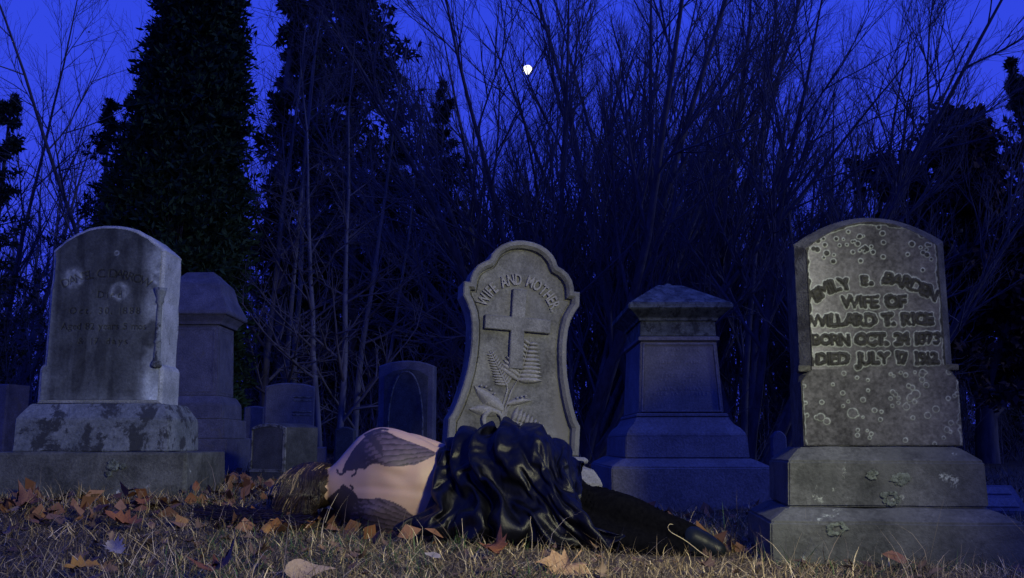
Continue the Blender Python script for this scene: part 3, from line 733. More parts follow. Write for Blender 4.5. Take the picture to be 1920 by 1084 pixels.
# ------------------------------------------------------------------ the lying person
def YA(px): return 4.02 - (np.asarray(px, float) - 560) / 785 * 0.42         # the body lies a little askew
def vgroup_color(me, fn):
    n = len(me.vertices); co = np.empty(n * 3, np.float32); me.vertices.foreach_get('co', co); co = co.reshape(-1, 3)
    no = np.empty(n * 3, np.float32); me.vertices.foreach_get('normal', no); no = no.reshape(-1, 3)
    c = np.ones((n, 4), np.float32); c[:, :3] = fn(co, no)
    ca = me.color_attributes.new('Col', 'FLOAT_COLOR', 'POINT'); ca.data.foreach_set('color', c.ravel())
def ring_loft(st, n=40, m=90, dent=None):
    """st rows: px, top py, bottom py, half depth, depth offset, squareness; smooth loft along the body"""
    st = np.array(st, float); s = np.linspace(0, len(st) - 1, m); k = np.arange(len(st))
    def cub(a):                                                   # monotone-ish smooth interpolation
        i = np.clip(s.astype(int), 0, len(st) - 2); t = s - i; d = np.gradient(a)
        h = lambda p0, p1, d0, d1: (2 * t**3 - 3 * t**2 + 1) * p0 + (t**3 - 2 * t**2 + t) * d0 + (-2 * t**3 + 3 * t**2) * p1 + (t**3 - t**2) * d1
        return h(a[i], a[i + 1], d[i], d[i + 1])
    px, tp, bt, dp, oy, sq = [cub(st[:, j]) for j in range(6)]
    th = np.linspace(0, 2 * math.pi, n, endpoint=False); V = []
    for j in range(m):
        Y = float(YA(px[j])) + oy[j]; a, b = P(px[j], tp[j], Y), P(px[j], bt[j], Y); cz, hz = (a.z + b.z) / 2, (a.z - b.z) / 2
        c, s_ = np.cos(th), np.sin(th); e = 2 / sq[j]
        yy = -dp[j] * np.sign(c) * np.abs(c) ** e; zz = hz * np.sign(s_) * np.abs(s_) ** e
        V.append(np.stack((np.full(n, (a.x + b.x) / 2), Y + yy, cz + zz), 1))
    V = np.array(V); idx = np.arange(n * m).reshape(m, n); nx = np.roll(idx, -1, 1)
    f = np.stack((idx[:-1], nx[:-1], nx[1:], idx[1:]), -1).reshape(-1, 4)
    return V.reshape(-1, 3), [tuple(q) for q in f] + [tuple(idx[0][::-1]), tuple(idx[-1])]
def limb(pts, rad, n=16, m=24):
    p = np.array(pts, float); r = np.array(rad, float); s = np.linspace(0, len(p) - 1, m)
    q = np.stack([np.interp(s, np.arange(len(p)), p[:, j]) for j in range(3)], 1)
    for _ in range(2): q[1:-1] = (q[:-2] + 2 * q[1:-1] + q[2:]) / 4
    rr = np.interp(s, np.arange(len(p)), r)
    t = np.array([0.0, .3, .6, .85]) ; d0 = norm(q[0] - q[1]); d1 = norm(q[-1] - q[-2])
    a = [q[0] + d0 * rr[0] * math.sin(x) for x in (1.45, 1.1, .6)]; b = [q[-1] + d1 * rr[-1] * math.sin(x) for x in (.6, 1.1, 1.45)]
    ra = [rr[0] * math.cos(x) for x in (1.45, 1.1, .6)]; rb = [rr[-1] * math.cos(x) for x in (.6, 1.1, 1.45)]
    q = np.concatenate((a, q, b)); rr = np.concatenate((ra, rr, rb))
    v, f = tubes_np(q[None], rr[None], n); k = len(q)
    return v, [tuple(x) for x in f] + [tuple(range(n))[::-1], tuple(range((k - 1) * n, k * n))]
def blob(c, r, rot=(0, 0, 0)):
    bm = bmesh.new(); bmesh.ops.create_icosphere(bm, subdivisions=3, radius=1)
    mt = Matrix.Translation(c) @ (Matrix.Rotation(rot[2], 4, 'Z') @ Matrix.Rotation(rot[1], 4, 'Y') @ Matrix.Rotation(rot[0], 4, 'X')) @ Matrix.Diagonal((*r, 1))
    bmesh.ops.transform(bm, matrix=mt, verts=bm.verts)
    v = np.array([q.co[:] for q in bm.verts]); f = [tuple(x.index for x in q.verts) for q in bm.faces]; bm.free(); return v, f
def union(parts, voxel, smooth, name):
    V, Fc, o = [], [], 0
    for v, f in parts: V.append(v); Fc += [tuple(i + o for i in q) for q in f]; o += len(v)
    me = bpy.data.meshes.new(name); me.from_pydata(np.concatenate(V).tolist(), [], Fc); me.update()
    o = bpy.data.objects.new(name, me); C.objects.link(o)
    r = o.modifiers.new('r', 'REMESH'); r.mode = 'VOXEL'; r.voxel_size = voxel; r.use_smooth_shade = True
    s = o.modifiers.new('s', 'SMOOTH'); s.iterations = smooth; s.factor = .5
    dg = bpy.context.evaluated_depsgraph_get(); new = bpy.data.meshes.new_from_object(o.evaluated_get(dg))
    bpy.data.objects.remove(o); bpy.data.meshes.remove(me); return new
HEAD = P(594, 917, float(YA(594)) + .02)
def body():
    T = thing('person', 'person lying on their side, wing tattoos on bare back, black velvet draped over hips', 'person', (float(HEAD.x) + 1.0, float(YA(950)), G(float(HEAD.x) + 1.0, float(YA(950)))))
    T0 = Vector(T.location); parts = []
    torso = [(585, 895, 935, .052, .02, 2), (606, 885, 938, .056, .02, 2), (628, 868, 956, .070, .015, 2.1), (650, 842, 980, .088, .015, 2.0), (674, 817, 997, .108, 0.01, 2.0), (704, 802, 1008, .125, 0, 2.0), (740, 804, 1012, .130, 0, 2.0),
             (785, 820, 1013, .116, .01, 2.0), (840, 846, 1013, .088, .035, 2.1), (890, 850, 1014, .075, .04, 2.2), (950, 840, 1018, .085, .03, 2.2), (1000, 840, 1022, .085, .03, 2.2), (1040, 850, 1026, .10, .04, 2.1), (1060, 890, 1025, .07, .05, 2)]
    parts.append(ring_loft(torso))
    sh = P(712, 838, 4.0)
    B3 = lambda px, py, dy: np.array(P(px, py, float(YA(px)) + dy))
    # upper arm laid along the far side, forearm bent forward to the ground; lower arm stretched out in front
    parts.append(limb([B3(722, 834, .02), B3(772, 834, .065), B3(822, 849, .10), B3(868, 872, .12)], [.052, .048, .043, .038]))
    parts.append(limb([B3(868, 872, .12), B3(835, 925, .26), B3(800, 975, .36)], [.038, .034, .025]))
    lo = [B3(672, 958, .03), B3(690, 975, .24), B3(665, 985, .42)]; parts.append(limb(lo, [.048, .042, .036])); parts.append(limb([lo[2], B3(610, 985, .52), B3(575, 985, .56)], [.036, .030, .024]))
    for base, dr in ((B3(800, 975, .36), np.array((-.02, .08, -.01))), (B3(575, 985, .56), np.array((-.08, .015, -.01)))):
        dr = norm(dr); sd = norm(np.cross(dr, (0, 0, 1.0))); parts.append(blob(base + dr * .045, (.046, .046, .017)))
        for i, (o, ln) in enumerate(((-.028, .060), (-.010, .072), (.010, .076), (.028, .066))):
            a = base + dr * .075 + sd * o; parts.append(limb([a, a + dr * ln * .55 + np.array((0, 0, .008)), a + dr * ln + np.array((0, 0, -.010))], [.0095, .0085, .007], 8, 8))
        a = base + dr * .03 + sd * .035; parts.append(limb([a, a + sd * .03 + dr * .02, a + sd * .04 + dr * .05], [.011, .010, .008], 8, 8))
    hx = np.array(HEAD)
    parts.append(blob(hx + (0, 0, 0), (.108, .098, .076))); parts.append(blob(hx + (.045, .055, 0), (.070, .062, .058)))       # skull, jaw
    parts.append(limb([hx + (.02, .02, -.005), hx + (.10, .0, -.01)], [.056, .055]))
    parts.append(limb([hx + (.0, .098, 0), hx + (.030, .122, 0)], [.009, .015], 8, 8))                                     # nose
    parts.append(limb([hx + (.062, .108, -.018), hx + (.062, .114, 0), hx + (.062, .108, .018)], [.006, .008, .006], 8, 8))   # lips
    for s in (-1, 1): parts.append(blob(hx + (.005, .092, s * .032), (.012, .012, .014)))                                   # brows and eyes
    er = np.array(B3(636, 873, .015)); parts.append(blob(hx + (.070, -.035, .070), (.030, .010, .020), (.9, .3, 0)))                                              # ear
    # legs, the upper one slightly bent over the lower
    legs = [[(1000, 905, .03), (1075, 948, .02), (1150, 958, -.03), (1235, 988, 0), (1305, 1014, .02)], [(1000, 985, .06), (1080, 1000, .05), (1160, 1004, .06), (1240, 1018, .06), (1300, 1030, .06)]]
    for lg in legs: parts.append(limb([B3(*q) for q in lg], [.088, .076, .056, .050, .036]))
    for px, py, dy in ((1322, 1024, .0), (1312, 1032, .06)): parts.append(limb([B3(px - 15, py - 6, dy), B3(px + 20, py + 8, dy - .02)], [.036, .028]))
    me = union(parts, .0048, 4, 'body')
    n = len(me.vertices); co = np.empty(n * 3, np.float32); me.vertices.foreach_get('co', co); co = co.reshape(-1, 3)
    px, py = proj(co); bk = co[:, 1] < YA(px) - .02
    g = lambda cx, cy, sx, sy, a=0: np.exp(-((((px - cx) * math.cos(a) + (py - cy) * math.sin(a)) / sx) ** 2 + ((-(px - cx) * math.sin(a) + (py - cy) * math.cos(a)) / sy) ** 2))
    spine = np.interp(px, [600, 640, 700, 760, 830, 900], [912, 914, 914, 918, 926, 930])
    sp = np.exp(-((py - spine) / 9.0) ** 2) * sstep(640, 690, px) * sstep(980, 880, px)
    dy = .004 * sp - .013 * g(712, 858, 34, 17, .5) - .015 * g(694, 962, 34, 15, -.1) + .004 * g(705, 905, 34, 16, .1) + .007 * g(742, 893, 24, 12, .4) - .004 * g(800, 960, 30, 25) + .004 * g(770, 870, 18, 40, .3)
    for i in range(5): dy = dy + .0012 * np.cos((px - 760) / 9.5 - (py - 900) / 26) * g(780, 900 + 0 * i, 60, 60) / 5
    co[:, 1] += np.where(bk, dy, 0)
    me.vertices.foreach_set('co', co.ravel()); me.update()
    # the tattoo: two folded wings in blue black ink
    W1 = np.array([(641, 884), (648, 866), (663, 842), (684, 818), (706, 806), (724, 808), (742, 818), (768, 828), (800, 840), (818, 849), (812, 856), (798, 864), (778, 871), (752, 875), (726, 876), (706, 869), (694, 872), (684, 880), (672, 879), (660, 882)], float)
    W2 = np.array([(614, 934), (630, 920), (642, 913), (654, 914), (664, 922), (672, 934), (690, 935), (712, 934), (737, 941), (759, 953), (777, 969), (782, 990), (760, 1004), (715, 1008), (690, 1004), (668, 992), (648, 978), (626, 962), (610, 946)], float)
    def ink(px, py):
        wv = 2.2 * (vnoise(px / 40, py / 40, 2.0, 91) - .5); m = np.zeros_like(px); tone = np.zeros_like(px)
        for Wp, root, tip, ns, in_ in ((W1, (668, 862), (812, 850), 6.2, .35), (W2, (650, 940), (772, 984), 6.4, .30)):
            ins = inside(Wp, px + wv, py + wv * .7).astype(float)
            d = np.array(tip, float) - root; Ln = np.linalg.norm(d); d = d / Ln; nn = np.array((-d[1], d[0]))
            u = ((px - root[0]) * d[0] + (py - root[1]) * d[1]) / Ln; v = ((px - root[0]) * nn[0] + (py - root[1]) * nn[1])
            fan = v / (24 + 16 * sstep(1.0, .25, u)) ; jag = .09 * np.sin(u * 26 + np.floor(fan * ns) * 2.1)
            ph = fan * ns * .55 + .55 * u + jag; fr = ph - np.floor(ph)
            long_ = np.where(fr < .22, -.8, .35 + .75 * (fr - .22) * (1 + .4 * np.sin(u * 55 + np.floor(ph) * 9)))
            sc = np.sin(u * 34 + np.floor(fan * 5) * 1.9) * np.sin(fan * 15 + u * 9)
            short = np.where(sc > .15, .55, -.35) + .5 * (vnoise(px / 30, py / 30, 6, 95) - .5)
            t = np.where(u > in_, long_, short); t = np.where(u < .12, short * .55 - .35, t)
            m = np.maximum(m, ins); tone = np.where(ins > 0, t, tone)
        for path in (((648, 884), (640, 890), (634, 888), (632, 881)), ((668, 880), (667, 888), (660, 892)), ((684, 816), (700, 808), (716, 804), (728, 806)), ((690, 822), (712, 812), (734, 815), (744, 822)), ((700, 800), (712, 797), (722, 799)),
                     ((646, 920), (640, 914), (643, 910), (648, 913)), ((658, 921), (662, 914), (657, 911))):   # curled ends
            q = np.array(path, float)
            for a, b in zip(q, q[1:]):
                ab = b - a; t = np.clip(((px - a[0]) * ab[0] + (py - a[1]) * ab[1]) / (ab @ ab), 0, 1); dd = np.hypot(px - a[0] - ab[0] * t, py - a[1] - ab[1] * t)
                k = dd < 1.9; m = np.where(k, 1, m); tone = np.where(k, -.5, tone)
        return m, tone
    def col(co, no):
        px, py = proj(co); base = np.array((.43, .295, .215)) * np.ones((len(co), 1))
        bl = vnoise(co[:, 0] * 1 + 4, co[:, 2], 14, 97)[:, None]; base = base * (.93 + .14 * bl) * np.array((1, .985, .97))
        m, tone = ink(px, py); m = m * (no[:, 1] < .15)
        dark = np.array((.008, .009, .016)); lite = np.array((.095, .072, .10)); k = sstep(-.2, 1.15, tone)[:, None]
        inkc = dark * (1 - k) + lite * k
        return base * (1 - .93 * m[:, None]) + inkc * .93 * m[:, None]
    vgroup_color(me, col)
    for v in me.vertices: v.co -= T0
    me.materials.clear(); link('body', me, M['skin'], T)
    def ch(name, v, f, mat, smooth=True, cols=None): return mesh_obj(name, np.asarray(v) - np.array(T0), f, mat, T, smooth, cols)
    # dark trousers and shoes
    tr = []
    for lg, rd in ((legs[0], (.100, .086, .080, .066, .052)), (legs[1], (.098, .092, .082, .072, .058))): tr.append(limb([B3(*q) for q in lg], rd))
    tr.append(limb([B3(1040, 925, .0), B3(1120, 975, .0), B3(1215, 1008, .03)], [.105, .085, .07]))
    tr += [limb([B3(1085, 985, -.10), B3(1150, 1012, -.10), B3(1225, 1028, -.06), B3(1290, 1040, -.02)], (.055, .06, .05, .03)), limb([B3(1120, 940, .10), B3(1200, 985, .10), B3(1290, 1018, .08)], (.06, .06, .04))]
    tm = union(tr, .008, 16, 'trousers')
    for v in tm.vertices:
        q = v.co.copy(); a = mnoise.noise(Vector((q.x * 6, q.y * 7, q.z * 7))); b = mnoise.noise(Vector((q.x * 12 + q.z * 6, q.y * 8, q.z * 9)))
        c2 = mnoise.noise(Vector((q.x * 16 + q.z * 22, q.y * 10, q.z * 8))); v.co += v.normal * (.018 * a + .008 * b + .007 * abs(c2)); v.co -= T0
    tm.materials.clear(); link('trousers', tm, M['trousers'], T)
    for px, py, dy in ((1320, 1024, -.01), (1306, 1036, .07)):
        sm = union([limb([B3(px - 22, py - 14, dy), B3(px + 2, py - 2, dy), B3(px + 24, py + 8, dy - .01)], [.048, .046, .036]), blob(Vector(B3(px - 18, py + 6, dy)), (.04, .042, .036))], .006, 5, 'shoe')
        for v in sm.vertices: v.co -= T0
        sm.materials.clear(); link('shoe', sm, M['shoe'], T)
    # hair: strands over the back of the head down to the ground, some trailing away over the grass
    rg = np.random.default_rng(33); n = 3400; npt = 12; pts = []; hx = np.array(HEAD)
    gz = lambda x, y: float(ground(x, y))
    clump = rg.uniform(0, 1, (70, 3)); ci = rg.integers(0, 70, n)
    for i in range(n):
        a, b, c = clump[ci[i]] * .75 + rg.uniform(0, 1, 3) * .25
        x0 = hx[0] - .130 + .228 * a
        ps = []
        flow = (0.5 - a) * .05 - .05 * b; rr = 1.05 + .26 * c
        ex = np.sqrt(max(0.05, 1 - ((x0 - hx[0] + .01) / .135) ** 2))
        for t in np.linspace(0, 1, npt):
            an = 1.75 - 2.55 * t                                      # from behind the crown, over the back, down
            z = hx[2] - .004 + (.088 * rr) * ex * math.sin(an); y = hx[1] - (.116 * rr) * ex * math.cos(an)
            if an < 0: y = hx[1] - .116 * rr * ex - .030 * t * c; z = hx[2] - .004 + .105 * an
            x = x0 + flow * t * 1.6 - .045 * t * t * (1 - a) + .010 * math.sin(6 * t + 9 * b) + .006 * math.sin(13 * t + 20 * clump[ci[i]][2])
            ps.append((x, y, max(z, gz(x, y) + .012 + .03 * c)))
        pts.append(ps)
    pts = np.array(pts); rad = np.full((n, npt), .0011) * rg.uniform(.7, 1.5, (n, 1)); rad[:, -2:] *= .6
    v, f = tubes_np(pts, rad, 3)
    hc = np.array([(.016, .010, .006), (.026, .016, .009), (.055, .036, .018), (.34, .25, .12), (.010, .007, .005)])
    base = hc[np.where(clump[ci][:, 1] > .86, 3, rg.integers(0, 3, n))] * rg.uniform(.7, 1.3, (n, 1)); base = np.where(rg.random((n, 1)) < .25, hc[4], base)
    c = np.repeat(base, npt * 3, 0); hair = ch('hair', v, f, M['hair'], True, c); hair['kind'] = 'stuff'
    v, f = blob(hx + (-.004, -.012, .0), (.116, .106, .080)); 
    k = [q for q in f if np.mean([v[i][1] for i in q]) < hx[1] + .06 and np.mean([v[i][0] for i in q]) < hx[0] + .055]
    ch('scalp', v, k, M['scalp'])
    n = 420; x1 = rg.uniform(470, 560, n); e = []
    for i in range(n):
        pxs = np.array((x1[i] + 30, x1[i], x1[i] - 45, x1[i] - rg.uniform(70, 130))); pys = np.array((957, 968, 972, 974)) + rg.normal(0, 6) + np.array((0, 0, rg.normal(0, 4), rg.normal(0, 8)))
        q = []
        for j in range(4):
            Y = 3.78 + .02 * j + rg.normal(0, .02) + (960 - pys[0]) * .012; x = X(pxs[j], 960, Y); q.append((x, Y, gz(x, Y) + .045 + rg.normal(0, .008) - .006 * j))
        e.append(q)
    e = np.array(e); v, f = tubes_np(e, np.full((n, 4), .0013), 3); c = np.repeat(hc[rg.integers(0, 2, n)] * .6, 12, 0)
    lk = ch('trailing_hair', v, f, M['hair'], True, c); lk['kind'] = 'stuff'
    # ---- the velvet drape: a cloth settled over the hips (thread grid, each number the step in millimetres from its neighbours)
    q = np.array(DRAPE).reshape(3, DM, DN)
    q = np.cumsum(np.cumsum(q.astype(np.int64), 1), 2).transpose(1, 2, 0) * .001
    i = np.arange(DM * DN).reshape(DM, DN); f = np.stack((i[:-1, :-1], i[1:, :-1], i[1:, 1:], i[:-1, 1:]), -1).reshape(-1, 4)
    d = ch('velvet_drape', q.reshape(-1, 3), f, M['velvet'])
    so = d.modifiers.new('thickness', 'SOLIDIFY'); so.thickness = .005; so.offset = 0
    su = d.modifiers.new('smooth', 'SUBSURF'); su.levels = 2; su.render_levels = 2
DM, DN = 66, 56
DRAPE = [-155,27,4,6,2,-7,-17,-1,-12,-7,-3,0,-12,-7,-3,-7,-7,-6,-6,-5,-5,-6,-10,3,-14,-12,-12,-8,-11,-2,-2,-2,1,1,1,-3,-1,2,-3,3,-1,-1,-1,-1,-9,-5,-5,-6,-6,-6,-13,-17,-18,-20,-26,-21,0,-4,1,8,2,-11,17,-10,7,-5,-9,-5,13,-7,-5,4,-3,-1,2,0,1,5,9,-9,7,1,0,3,-2,-6,2,4,-1,1,-1,2,0,0,1,-5,3,0,1,2,0,1,-1,1,1,-4,-1,-1,-2,-1,6,3,
         7,-8,2,-1,3,0,-2,6,-4,2,1,-5,1,4,-7,-8,1,-1,-4,0,-1,-2,2,4,6,11,6,-15,11,2,2,-1,-3,1,1,1,0,-1,1,-1,-6,4,-3,2,5,-2,2,0,-6,1,1,0,1,2,2,1,3,7,-2,1,-1,3,1,-1,1,1,-1,1,-15,-1,6,7,-4,-3,-6,0,-4,-3,-8,-2,2,-1,9,24,2,-2,-4,0,4,-3,-4,0,2,-3,-1,3,2,-4,2,-4,4,4,-1,-5,5,0,1,0,2,-1,-2,6,
         8,-5,3,-5,-2,1,4,-13,-3,-1,6,3,8,10,-3,-12,7,0,7,0,1,-3,3,-1,-13,-6,-8,2,5,23,-1,-16,-9,-4,-3,-2,0,-1,1,0,4,1,1,0,0,11,10,3,-2,2,-1,2,-2,1,4,-2,8,-1,0,2,-12,10,-9,-1,11,6,-1,0,-1,-5,-2,1,-6,9,-1,-7,4,4,-5,4,2,1,-2,-4,7,-7,0,7,-3,-2,-2,-4,-11,1,-1,-3,-4,-2,0,1,5,1,4,17,3,0,0,-1,0,0,-10,15,
         8,-5,0,-5,13,1,4,0,-3,-2,-7,1,-4,5,-3,10,-2,2,-2,7,-4,0,2,-5,4,0,1,0,-3,-3,-16,3,7,8,0,-2,2,-3,-1,1,1,-1,-1,-4,-13,-3,-1,1,19,3,1,-3,-2,-4,8,4,10,-1,-1,0,-8,-4,0,5,8,-5,9,-4,3,-5,8,-2,6,-3,1,-1,0,-2,1,0,1,3,3,-5,-12,-6,20,-1,-1,-6,6,0,-1,0,-1,-2,-2,1,0,-3,6,-7,-4,-6,-7,15,6,0,-2,5,-1,-6,
         -5,12,2,-4,4,-6,-7,13,-7,9,3,1,-1,-3,1,-1,1,-3,2,-1,-2,-3,8,-1,0,1,-1,-1,5,-2,0,3,1,0,-1,2,1,1,-3,0,-1,0,-6,3,-1,-1,-3,-1,-2,-7,11,-1,8,0,-1,0,11,-15,-5,14,-8,12,4,0,-2,0,-3,-1,-3,2,1,-1,-7,3,13,0,-1,-3,-15,9,7,-2,-6,8,1,0,-7,-6,4,3,-1,10,1,0,3,1,1,-2,1,-2,1,-1,-2,-2,-1,0,-4,1,-3,0,6,2,
         9,1,-1,-7,8,3,-4,-10,5,-5,-11,-6,1,2,0,8,16,-8,0,6,6,-5,-2,-16,-2,14,17,-9,-14,-2,3,9,0,2,3,-8,4,-2,4,7,-2,3,3,1,1,-1,-4,-6,-6,-5,5,5,-2,6,-2,0,5,4,-1,-5,7,-21,17,1,-2,-10,9,-1,-6,7,11,2,-2,-5,3,4,-7,12,6,-6,-19,-16,4,-6,-4,0,0,-1,1,2,8,9,7,6,-2,-7,7,-3,5,1,0,0,3,1,0,0,-20,3,9,1,4,-7,
         8,-11,4,7,-12,11,-8,12,-6,3,-4,5,1,3,-8,2,-6,2,-1,-2,10,-12,12,14,1,-9,-24,3,12,0,-1,-2,-5,-7,-10,-1,1,8,10,8,1,5,-4,1,-3,4,1,2,0,-1,5,2,-1,0,0,-7,8,3,-4,0,3,2,0,-1,-2,2,0,-1,1,-8,13,-10,-2,6,-14,7,-10,13,-12,2,23,8,-1,-5,-10,-2,1,0,1,0,-1,-9,-9,-7,-2,2,6,2,14,6,1,-1,0,0,1,0,3,-3,-3,3,6,-1,
         -4,7,7,-2,0,-7,6,-6,-1,1,-2,13,1,-5,-9,16,0,1,-1,-13,4,1,4,6,-12,4,13,4,-1,-6,-6,0,-1,0,0,-1,1,-2,-7,-7,-7,5,-2,9,10,2,1,-1,-1,0,0,-3,5,-1,3,2,10,-13,-1,5,0,10,-17,-5,2,6,12,-1,5,0,-7,-12,15,5,-1,-3,4,-1,1,-1,2,0,-1,2,7,1,-3,-5,-3,-1,1,-1,-1,1,0,-2,-4,-4,-5,-3,2,10,0,8,0,-1,-1,0,2,-2,-14,19,
         4,5,-2,-14,1,5,13,-2,0,0,-6,-8,6,9,-2,-7,-10,1,14,5,-6,-2,7,-4,4,1,-6,5,1,5,4,-3,1,-4,-3,2,0,-2,0,0,-2,0,-1,-7,-1,-3,10,4,2,-1,0,-1,2,-1,0,-3,12,-7,5,-2,-1,-3,-3,4,3,-7,8,0,-5,-4,7,0,-6,-2,-6,8,7,-1,-1,5,-10,3,5,-10,4,6,4,4,-2,0,0,-1,0,0,-1,-3,2,-2,0,2,-4,1,2,-2,2,2,1,-1,-13,4,7,3,
         -3,11,-2,0,-1,6,-5,3,-2,2,-7,6,4,-3,-5,7,1,0,-9,-10,2,10,2,-7,10,-3,1,3,-5,-4,3,6,2,2,-1,0,1,-1,-2,0,1,-2,-1,-1,0,0,1,-3,4,0,1,0,-1,3,0,1,11,-14,8,3,1,3,0,-7,0,8,1,1,-2,0,-1,-3,3,-5,7,-1,-5,-8,3,6,-5,0,6,-8,7,2,-4,-2,6,1,1,2,0,1,-1,1,0,-1,0,-1,-1,-3,-6,10,-5,2,-1,4,0,-5,7,-5,
         9,-1,-15,5,7,0,-9,15,5,1,-2,0,-5,2,2,0,-2,0,-13,8,3,5,-11,-3,11,-5,-10,11,-2,2,3,-1,-4,3,1,0,0,5,-1,2,1,0,-6,-3,-1,5,-2,-18,12,4,3,3,0,5,1,-20,8,-3,3,-7,7,-9,14,-1,1,-12,5,6,-4,6,-7,2,2,-6,7,-7,-1,-6,7,11,-13,11,0,-4,4,0,-2,-2,-4,4,1,0,-2,0,4,0,0,-5,2,4,-4,-1,3,-5,-10,2,9,3,3,6,-1,-5,
         5,2,4,-3,-7,10,3,-7,-3,5,-10,5,4,-10,9,1,-2,-2,-6,9,4,-3,4,-7,8,-4,-4,13,-8,-10,-7,10,8,-2,3,-1,-1,-4,5,2,-7,6,2,-4,6,-8,-7,14,-1,-5,-10,0,11,-2,7,1,10,0,-12,13,-6,1,-9,4,2,4,9,-13,8,4,-2,-2,-1,-1,-2,1,-4,-1,3,5,0,-2,4,-8,-7,-7,2,-10,0,8,6,7,9,1,-5,-1,4,-5,6,0,-1,1,5,-6,2,3,1,1,-2,-3,-3,-2,
         4,6,-1,-11,2,0,-14,-4,-2,1,0,0,-1,-1,1,-1,3,12,16,5,-9,9,-15,1,4,4,2,-5,-8,5,-3,-4,-8,-8,-1,-4,0,4,9,9,11,8,-6,2,-5,6,0,6,-2,1,-2,1,7,2,-11,5,9,0,1,0,1,-1,0,-2,-1,-1,1,1,0,3,3,3,4,0,-2,-8,9,-4,1,-10,-7,-5,15,-3,4,1,0,-4,-7,-9,-10,-1,-4,-3,0,-1,1,8,14,10,9,-4,-7,5,4,1,3,0,-7,-10,27,0,
         10,0,-3,6,-3,-7,12,6,0,1,-2,-1,0,-4,-2,-1,-4,2,-4,6,3,4,1,0,2,-5,-21,23,-10,-5,-2,3,8,0,-3,-4,5,-11,-9,-3,-3,-3,-4,0,5,10,21,-11,5,1,2,2,1,-3,3,6,10,0,0,0,1,10,6,4,1,-14,2,-3,-8,12,1,0,-1,-1,-3,-9,4,-5,5,-6,-2,12,-1,-15,8,5,3,1,-2,5,0,-3,-8,3,0,0,-3,-4,-4,-2,-4,4,0,10,-8,8,0,-13,-6,15,6,1,
         10,0,0,-1,1,3,0,2,-16,10,-3,0,2,-22,4,5,8,12,10,-10,-6,12,-6,3,-4,-10,8,-1,1,1,4,2,5,-1,2,1,-1,0,-4,-7,-2,1,1,-1,0,-11,-12,3,10,3,5,9,-4,-6,-3,7,2,8,-2,0,-1,-1,11,-12,8,1,-2,0,1,3,-2,-1,-5,-7,3,16,5,-19,-5,-6,-1,20,5,-9,-13,7,3,5,0,5,2,3,1,3,0,0,-3,-6,-9,-7,7,3,2,-3,-2,-9,1,13,1,0,-11,-13,
         8,2,-1,-1,-3,-2,-15,18,18,-6,-10,5,4,-1,1,-9,5,-1,1,0,-2,2,6,-2,-9,-20,6,-5,33,1,-2,-3,-3,-6,2,0,-1,7,4,2,1,2,0,-2,-15,4,0,0,0,1,-1,-12,9,4,-14,10,0,-4,13,-5,6,-14,17,4,-11,3,10,0,2,3,-2,-1,-7,1,-19,3,3,9,-6,3,4,-4,-12,17,-1,3,4,4,-1,-1,-3,-1,-2,-9,5,1,3,0,5,3,1,-13,-7,-3,-2,3,5,8,4,-3,-1,1,
         10,1,-14,11,1,1,-1,1,-3,5,-2,7,-7,8,-1,2,0,-2,3,-21,-12,-5,4,3,11,11,1,-5,-12,-6,-2,-5,16,-6,2,8,-2,17,-1,1,-5,0,-1,0,4,1,4,-5,-4,-8,-5,5,16,9,2,-5,8,1,1,-14,12,-2,1,-1,2,-5,6,-6,5,-8,1,11,-2,-2,9,4,1,1,-1,0,-3,-5,1,-3,0,-3,-2,5,-15,8,1,-6,7,-12,0,3,9,12,-6,0,-1,1,-2,6,0,3,1,-1,-6,7,6,-1,
         9,-8,1,8,-15,17,-2,-2,-5,5,3,-3,-2,7,-5,-5,4,-2,-3,8,2,4,3,2,2,0,-10,8,-4,2,-5,-4,2,-1,-2,1,0,1,-3,-2,1,1,10,-4,-4,5,-1,-1,0,-3,-1,5,1,-1,4,0,0,10,0,-2,2,0,0,-4,1,2,-3,2,3,0,1,0,-1,0,0,-6,4,-4,1,4,3,0,5,-5,7,2,0,-4,-1,-1,1,-2,-1,-1,-2,2,-3,-8,0,14,-2,1,0,-1,0,-1,-3,-2,4,-4,4,-2,
         8,-10,-1,3,2,6,-5,2,4,1,1,1,1,0,-1,1,-3,-2,-3,3,2,1,-2,-7,0,8,-10,12,2,1,1,4,-2,2,-4,0,0,0,-1,-2,2,-3,-6,-5,9,1,3,-1,1,0,-1,-5,3,1,-2,2,7,5,-4,-1,-3,2,3,-2,-6,4,-6,9,0,4,1,-7,1,2,6,-1,-3,-1,-4,6,-3,-7,7,5,-10,0,9,0,3,-1,2,0,-1,0,0,-2,-2,-2,1,-1,0,-2,4,1,1,0,1,-4,1,3,-8,6,
         8,-12,13,-2,-2,-1,-6,5,7,-4,2,1,-1,-1,1,2,3,2,1,-2,-3,1,6,-7,-3,2,0,-11,12,0,-6,7,-3,4,1,1,0,-1,1,0,-2,0,0,-1,0,-1,2,1,-1,0,-2,4,-12,13,-2,-1,8,1,-9,7,-1,-1,3,-12,9,3,-1,-9,2,5,3,0,-5,2,5,2,2,1,-8,7,4,-4,1,-3,-3,-2,5,-6,5,-2,3,1,1,-1,1,-1,0,1,1,1,0,-1,-6,4,0,-3,2,0,-6,-6,12,-1,
